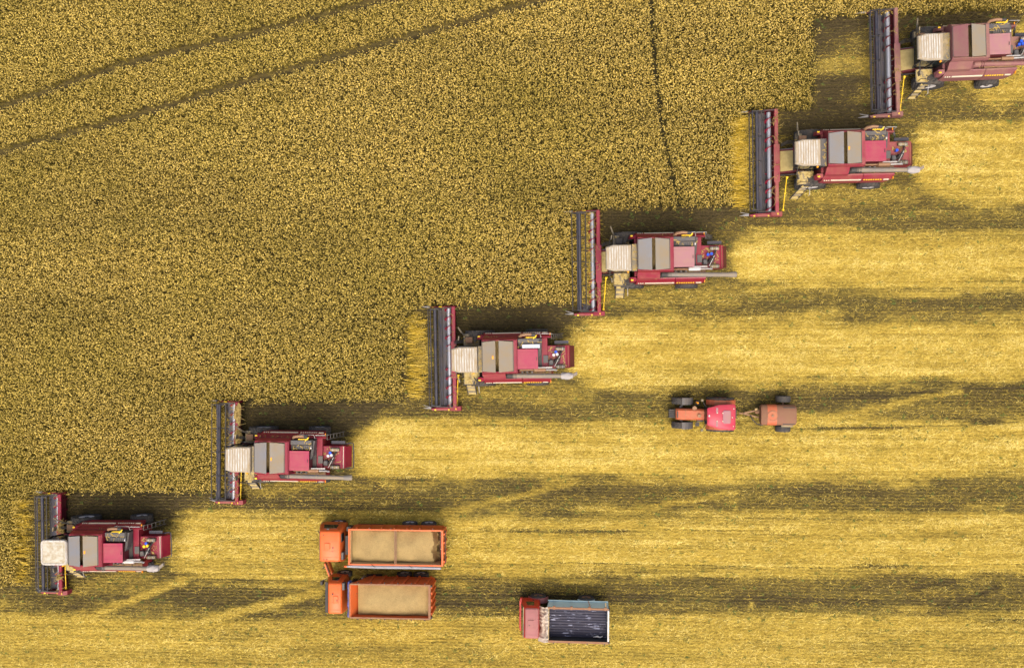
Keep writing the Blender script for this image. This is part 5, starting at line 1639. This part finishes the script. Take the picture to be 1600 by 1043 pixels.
MB().bar((-2.35, -0.72, 0.55), (-2.35, 0.72, 0.55), 0.12, 0.12).build('front_axle', 'dark', fr)
for sg in (-1, 1):
    yc = 0.03 + sg * 0.71
    tyre_wheel(tt, -2.33, yc, 0.56, 0.38, sg, 16, rim_mat='orange_hood', name='front_wheel')
    fm = MB()
    for k in range(6):
        a0, a1 = R(-8 + 17 * k), R(-8 + 17 * (k + 1))
        c = lambda a, r: (-2.33 + r * math.cos(a), 0.56 + r * math.sin(a))
        q = [c(a0, 0.63), c(a1, 0.63), c(a1, 0.66), c(a0, 0.66)]
        fm.loft([[(x, yc - .20, z) for x, z in q], [(x, yc + .20, z) for x, z in q]])
    fm.build('front_mudguard', 'grey', tt)
    MB().tube([(-2.3, yc - sg * .25, 0.6), (-2.45, yc - sg * .36, 0.75)], [0.07, 0.05], 8).build('steering_knuckle', 'galv', tt)
    yr = 0.0 + sg * 0.80
    tyre_wheel(tt, -0.12, yr, 0.78, 0.36, sg, 20, rim_mat='orange_hood', name='rear_wheel')
    mg = MB()
    for k in range(7):
        a0, a1 = R(10 + 22 * k), R(10 + 22 * (k + 1))
        c = lambda a, r: (-0.12 + r * math.cos(a), 0.78 + r * math.sin(a))
        q = [c(a0, 0.84), c(a1, 0.84), c(a1, 0.88), c(a0, 0.88)]
        ya, yb = sorted((sg * 0.56, sg * 0.86))
        mg.loft([[(x, ya, z) for x, z in q], [(x, yb, z) for x, z in q]])
    mg.build('mudguard', 'orange_hood', tt)
cbm = MB().loft([[(-1.05, -0.44, 0.9), (0.42, -0.58, 0.9), (0.42, 0.58, 0.9), (-1.05, 0.44, 0.9)],
                 [(-1.12, -0.50, 1.5), (0.50, -0.62, 1.5), (0.50, 0.62, 1.5), (-1.12, 0.50, 1.5)],
                 [(-0.98, -0.50, 2.14), (0.46, -0.64, 2.14), (0.46, 0.64, 2.14), (-0.98, 0.50, 2.14)]])
cab = cbm.build('cab', 'glass', tt, bevel=0.02)


def rl_(z, i):
    return [(-1.05 + i, -0.50 + i * 1.1, z), (-1.02 + i, -0.54 + i, z), (-0.40, -0.74 + i, z), (0.44, -0.80 + i, z), (0.54 - i, -0.72 + i, z), (0.56 - i, -0.68, z), (0.56 - i, 0.58, z), (0.52 - i, 0.66 - i, z),
            (0.40, 0.70 - i, z), (-0.40, 0.64 - i, z), (-1.02 + i, 0.46 - i, z), (-1.05 + i, 0.42 - i * 1.1, z)]


rfm = MB().loft([rl_(2.14, 0.04), rl_(2.20, 0.0), rl_(2.28, 0.01), rl_(2.34, 0.10)])
roof = rfm.build('cab_roof', 'cab_pink', cab, smooth=True)
MB().loft([rrect(-0.18, 0.28, -0.42, 0.34, 2.335, 0.10), rrect(-0.18, 0.28, -0.42, 0.34, 2.365, 0.10), rrect(-0.15, 0.25, -0.39, 0.31, 2.385, 0.09)]).build('roof_hatch', 'hatch_pale', roof)
for y0, y1 in ((0.16, 0.48), (-0.60, -0.30)):
    MB().box(-0.56, -0.44, y0, y1, 2.335, 2.352).build('roof_rib', 'hatch_pale', roof, bevel=0.006)
for x, y in ((-0.48, 0.20), (-0.50, -0.28), (-0.18, 0.18), (-0.18, -0.28), (0.36, -0.06), (0.44, 0.44), (0.42, -0.56)):
    MB().cyl((x, y, 2.33), (x, y, 2.39), 0.03, n=8).build('roof_bolt', 'stripe', roof)
MB().box(-0.98, -0.90, -0.04, 0.06, 2.30, 2.37).build('beacon', 'offwhite', roof)
for sg in (-1, 1):
    mm = MB().tube([(-1.05, sg * 0.48, 1.7), (-1.2, sg * 0.72, 1.8), (-1.28, sg * 0.88, 1.75)], 0.02, 6).build('mirror_arm', 'dark', cab)
    MB().box(-1.34, -1.22, sg * 0.86 - .06, sg * 0.86 + .06, 1.55, 1.85).build('mirror', 'dust_metal', mm)
    MB().box(-1.52, -1.30, sg * 0.62 - .12, sg * 0.62 + .12, 0.55, 0.6).build('step', 'dark', tt)
MB().cyl((-1.52, 0.70, 1.1), (-1.46, 0.66, 1.25), 0.05, n=8).build('turn_lamp', 'amber', tt)
lk = MB()
lk.bar((0.4, -0.25, 0.6), (0.85, -0.2, 0.5), 0.05, 0.06); lk.bar((0.4, 0.25, 0.6), (0.85, 0.2, 0.5), 0.05, 0.06); lk.bar((0.55, -0.5, 0.9), (0.55, 0.5, 0.9), 0.06, 0.06)
lk.bar((0.84, -0.24, 0.5), (0.84, 0.24, 0.5), 0.06, 0.06)
lk.build('hitch_linkage', 'dark', tt)

pr = at(1218.2, 645.0, 0)
tl = thing('tank_trailer', 'small dusty brown tank trailer behind the tractor', 'trailer', (pr.x, pr.y, 0), -0.5)
loops = []
for x, s_ in ((-1.30, 0.90), (-1.24, 1.0), (0.62, 1.0), (0.72, 0.90)):
    loops.append([(x, -0.03 + 0.60 * s_ * (abs(math.cos(a)) ** .65) * (1 if math.cos(a) > 0 else -1), 0.92 + 0.42 * s_ * (abs(math.sin(a)) ** .75) * (1 if math.sin(a) > 0 else -1)) for a in [2 * math.pi * k / 28 for k in range(28)]])
tank = MB().loft(loops).build('tank', 'tank_brown', tl, smooth=True)
bnd = []
for x in (-0.94, -0.40):
    bnd.append([(x, -0.03 + 0.612 * (abs(math.cos(a)) ** .65) * (1 if math.cos(a) > 0 else -1), 0.92 + 0.43 * (abs(math.sin(a)) ** .75) * (1 if math.sin(a) > 0 else -1)) for a in [2 * math.pi * k / 28 for k in range(28)]])
MB().loft(bnd).build('painted_band', 'orange_hood', tank, smooth=True)
mh = MB().lathe_y((0, 0, 0), [(0.28, 0.0), (0.30, 0.0), (0.30, 0.05), (0.28, 0.05)], 24)
mh.v = [(-0.66 + x, -0.06 + z, 1.32 + y) for x, y, z in mh.v]
man = mh.build('manhole', 'rust', tank)
MB().cyl((-0.66, -0.06, 1.33), (-0.66, -0.06, 1.365), 0.27, n=24).build('manhole_lid', 'orange_hood', man)
MB().cyl((-0.66, -0.06, 1.365), (-0.66, -0.06, 1.43), 0.075, n=12).build('filler_cap', 'rust', man)
MB().box(-0.05, 0.62, 0.40, 0.44, 1.24, 1.30).build('tank_rail', 'dark', tank)
MB().box(-0.05, 0.62, -0.56, -0.50, 1.16, 1.24).build('tank_rail', 'dark', tank)
MB().box(-0.10, 0.55, -0.72, -0.56, 0.95, 1.06).build('hose_rack', 'dust_metal', tl)
MB().cyl((0.72, -0.05, 0.7), (0.82, -0.05, 0.66), 0.06, n=10).build('drain_valve', 'dark', tank)
ch = MB()
ch.box(-1.2, 0.7, -0.34, -0.24, 0.38, 0.52); ch.box(-1.2, 0.7, 0.18, 0.28, 0.38, 0.52)
ch.bar((-1.2, -0.26, 0.45), (-2.2, -0.02, 0.45), 0.08, 0.1); ch.bar((-1.2, 0.22, 0.45), (-2.2, 0.0, 0.45), 0.08, 0.1)
ch.cyl((-2.15, -0.01, 0.4), (-2.42, -0.01, 0.4), 0.05, n=8)
ch.bar((0.1, -0.8, 0.45), (0.1, 0.8, 0.45), 0.1, 0.1)
ch.build('drawbar', 'rust', tl)
pmx = MB().cyl((-1.46, 0.10, 0.55), (-1.28, 0.14, 0.72), 0.13, n=12)
pmx.build('pump', 'rust', tl)
MB().cyl((-1.55, 0.24, 0.6), (-1.40, 0.26, 0.62), 0.07, n=10).build('pump_wheel', 'bare_wood', tl)
MB().tube([(-1.80, -0.10, 0.6), (-1.72, -0.32, 0.7), (-1.46, -0.58, 0.72), (-1.1, -0.66, 0.8)], 0.035, 8).build('hose', 'dark', tl)
for sg in (-1, 1):
    tyre_wheel(tl, 0.10, sg * 0.87 + .0, 0.44, 0.36, sg, 14, rim_mat='orange_hood', name='wheel', lug_h=0.012)
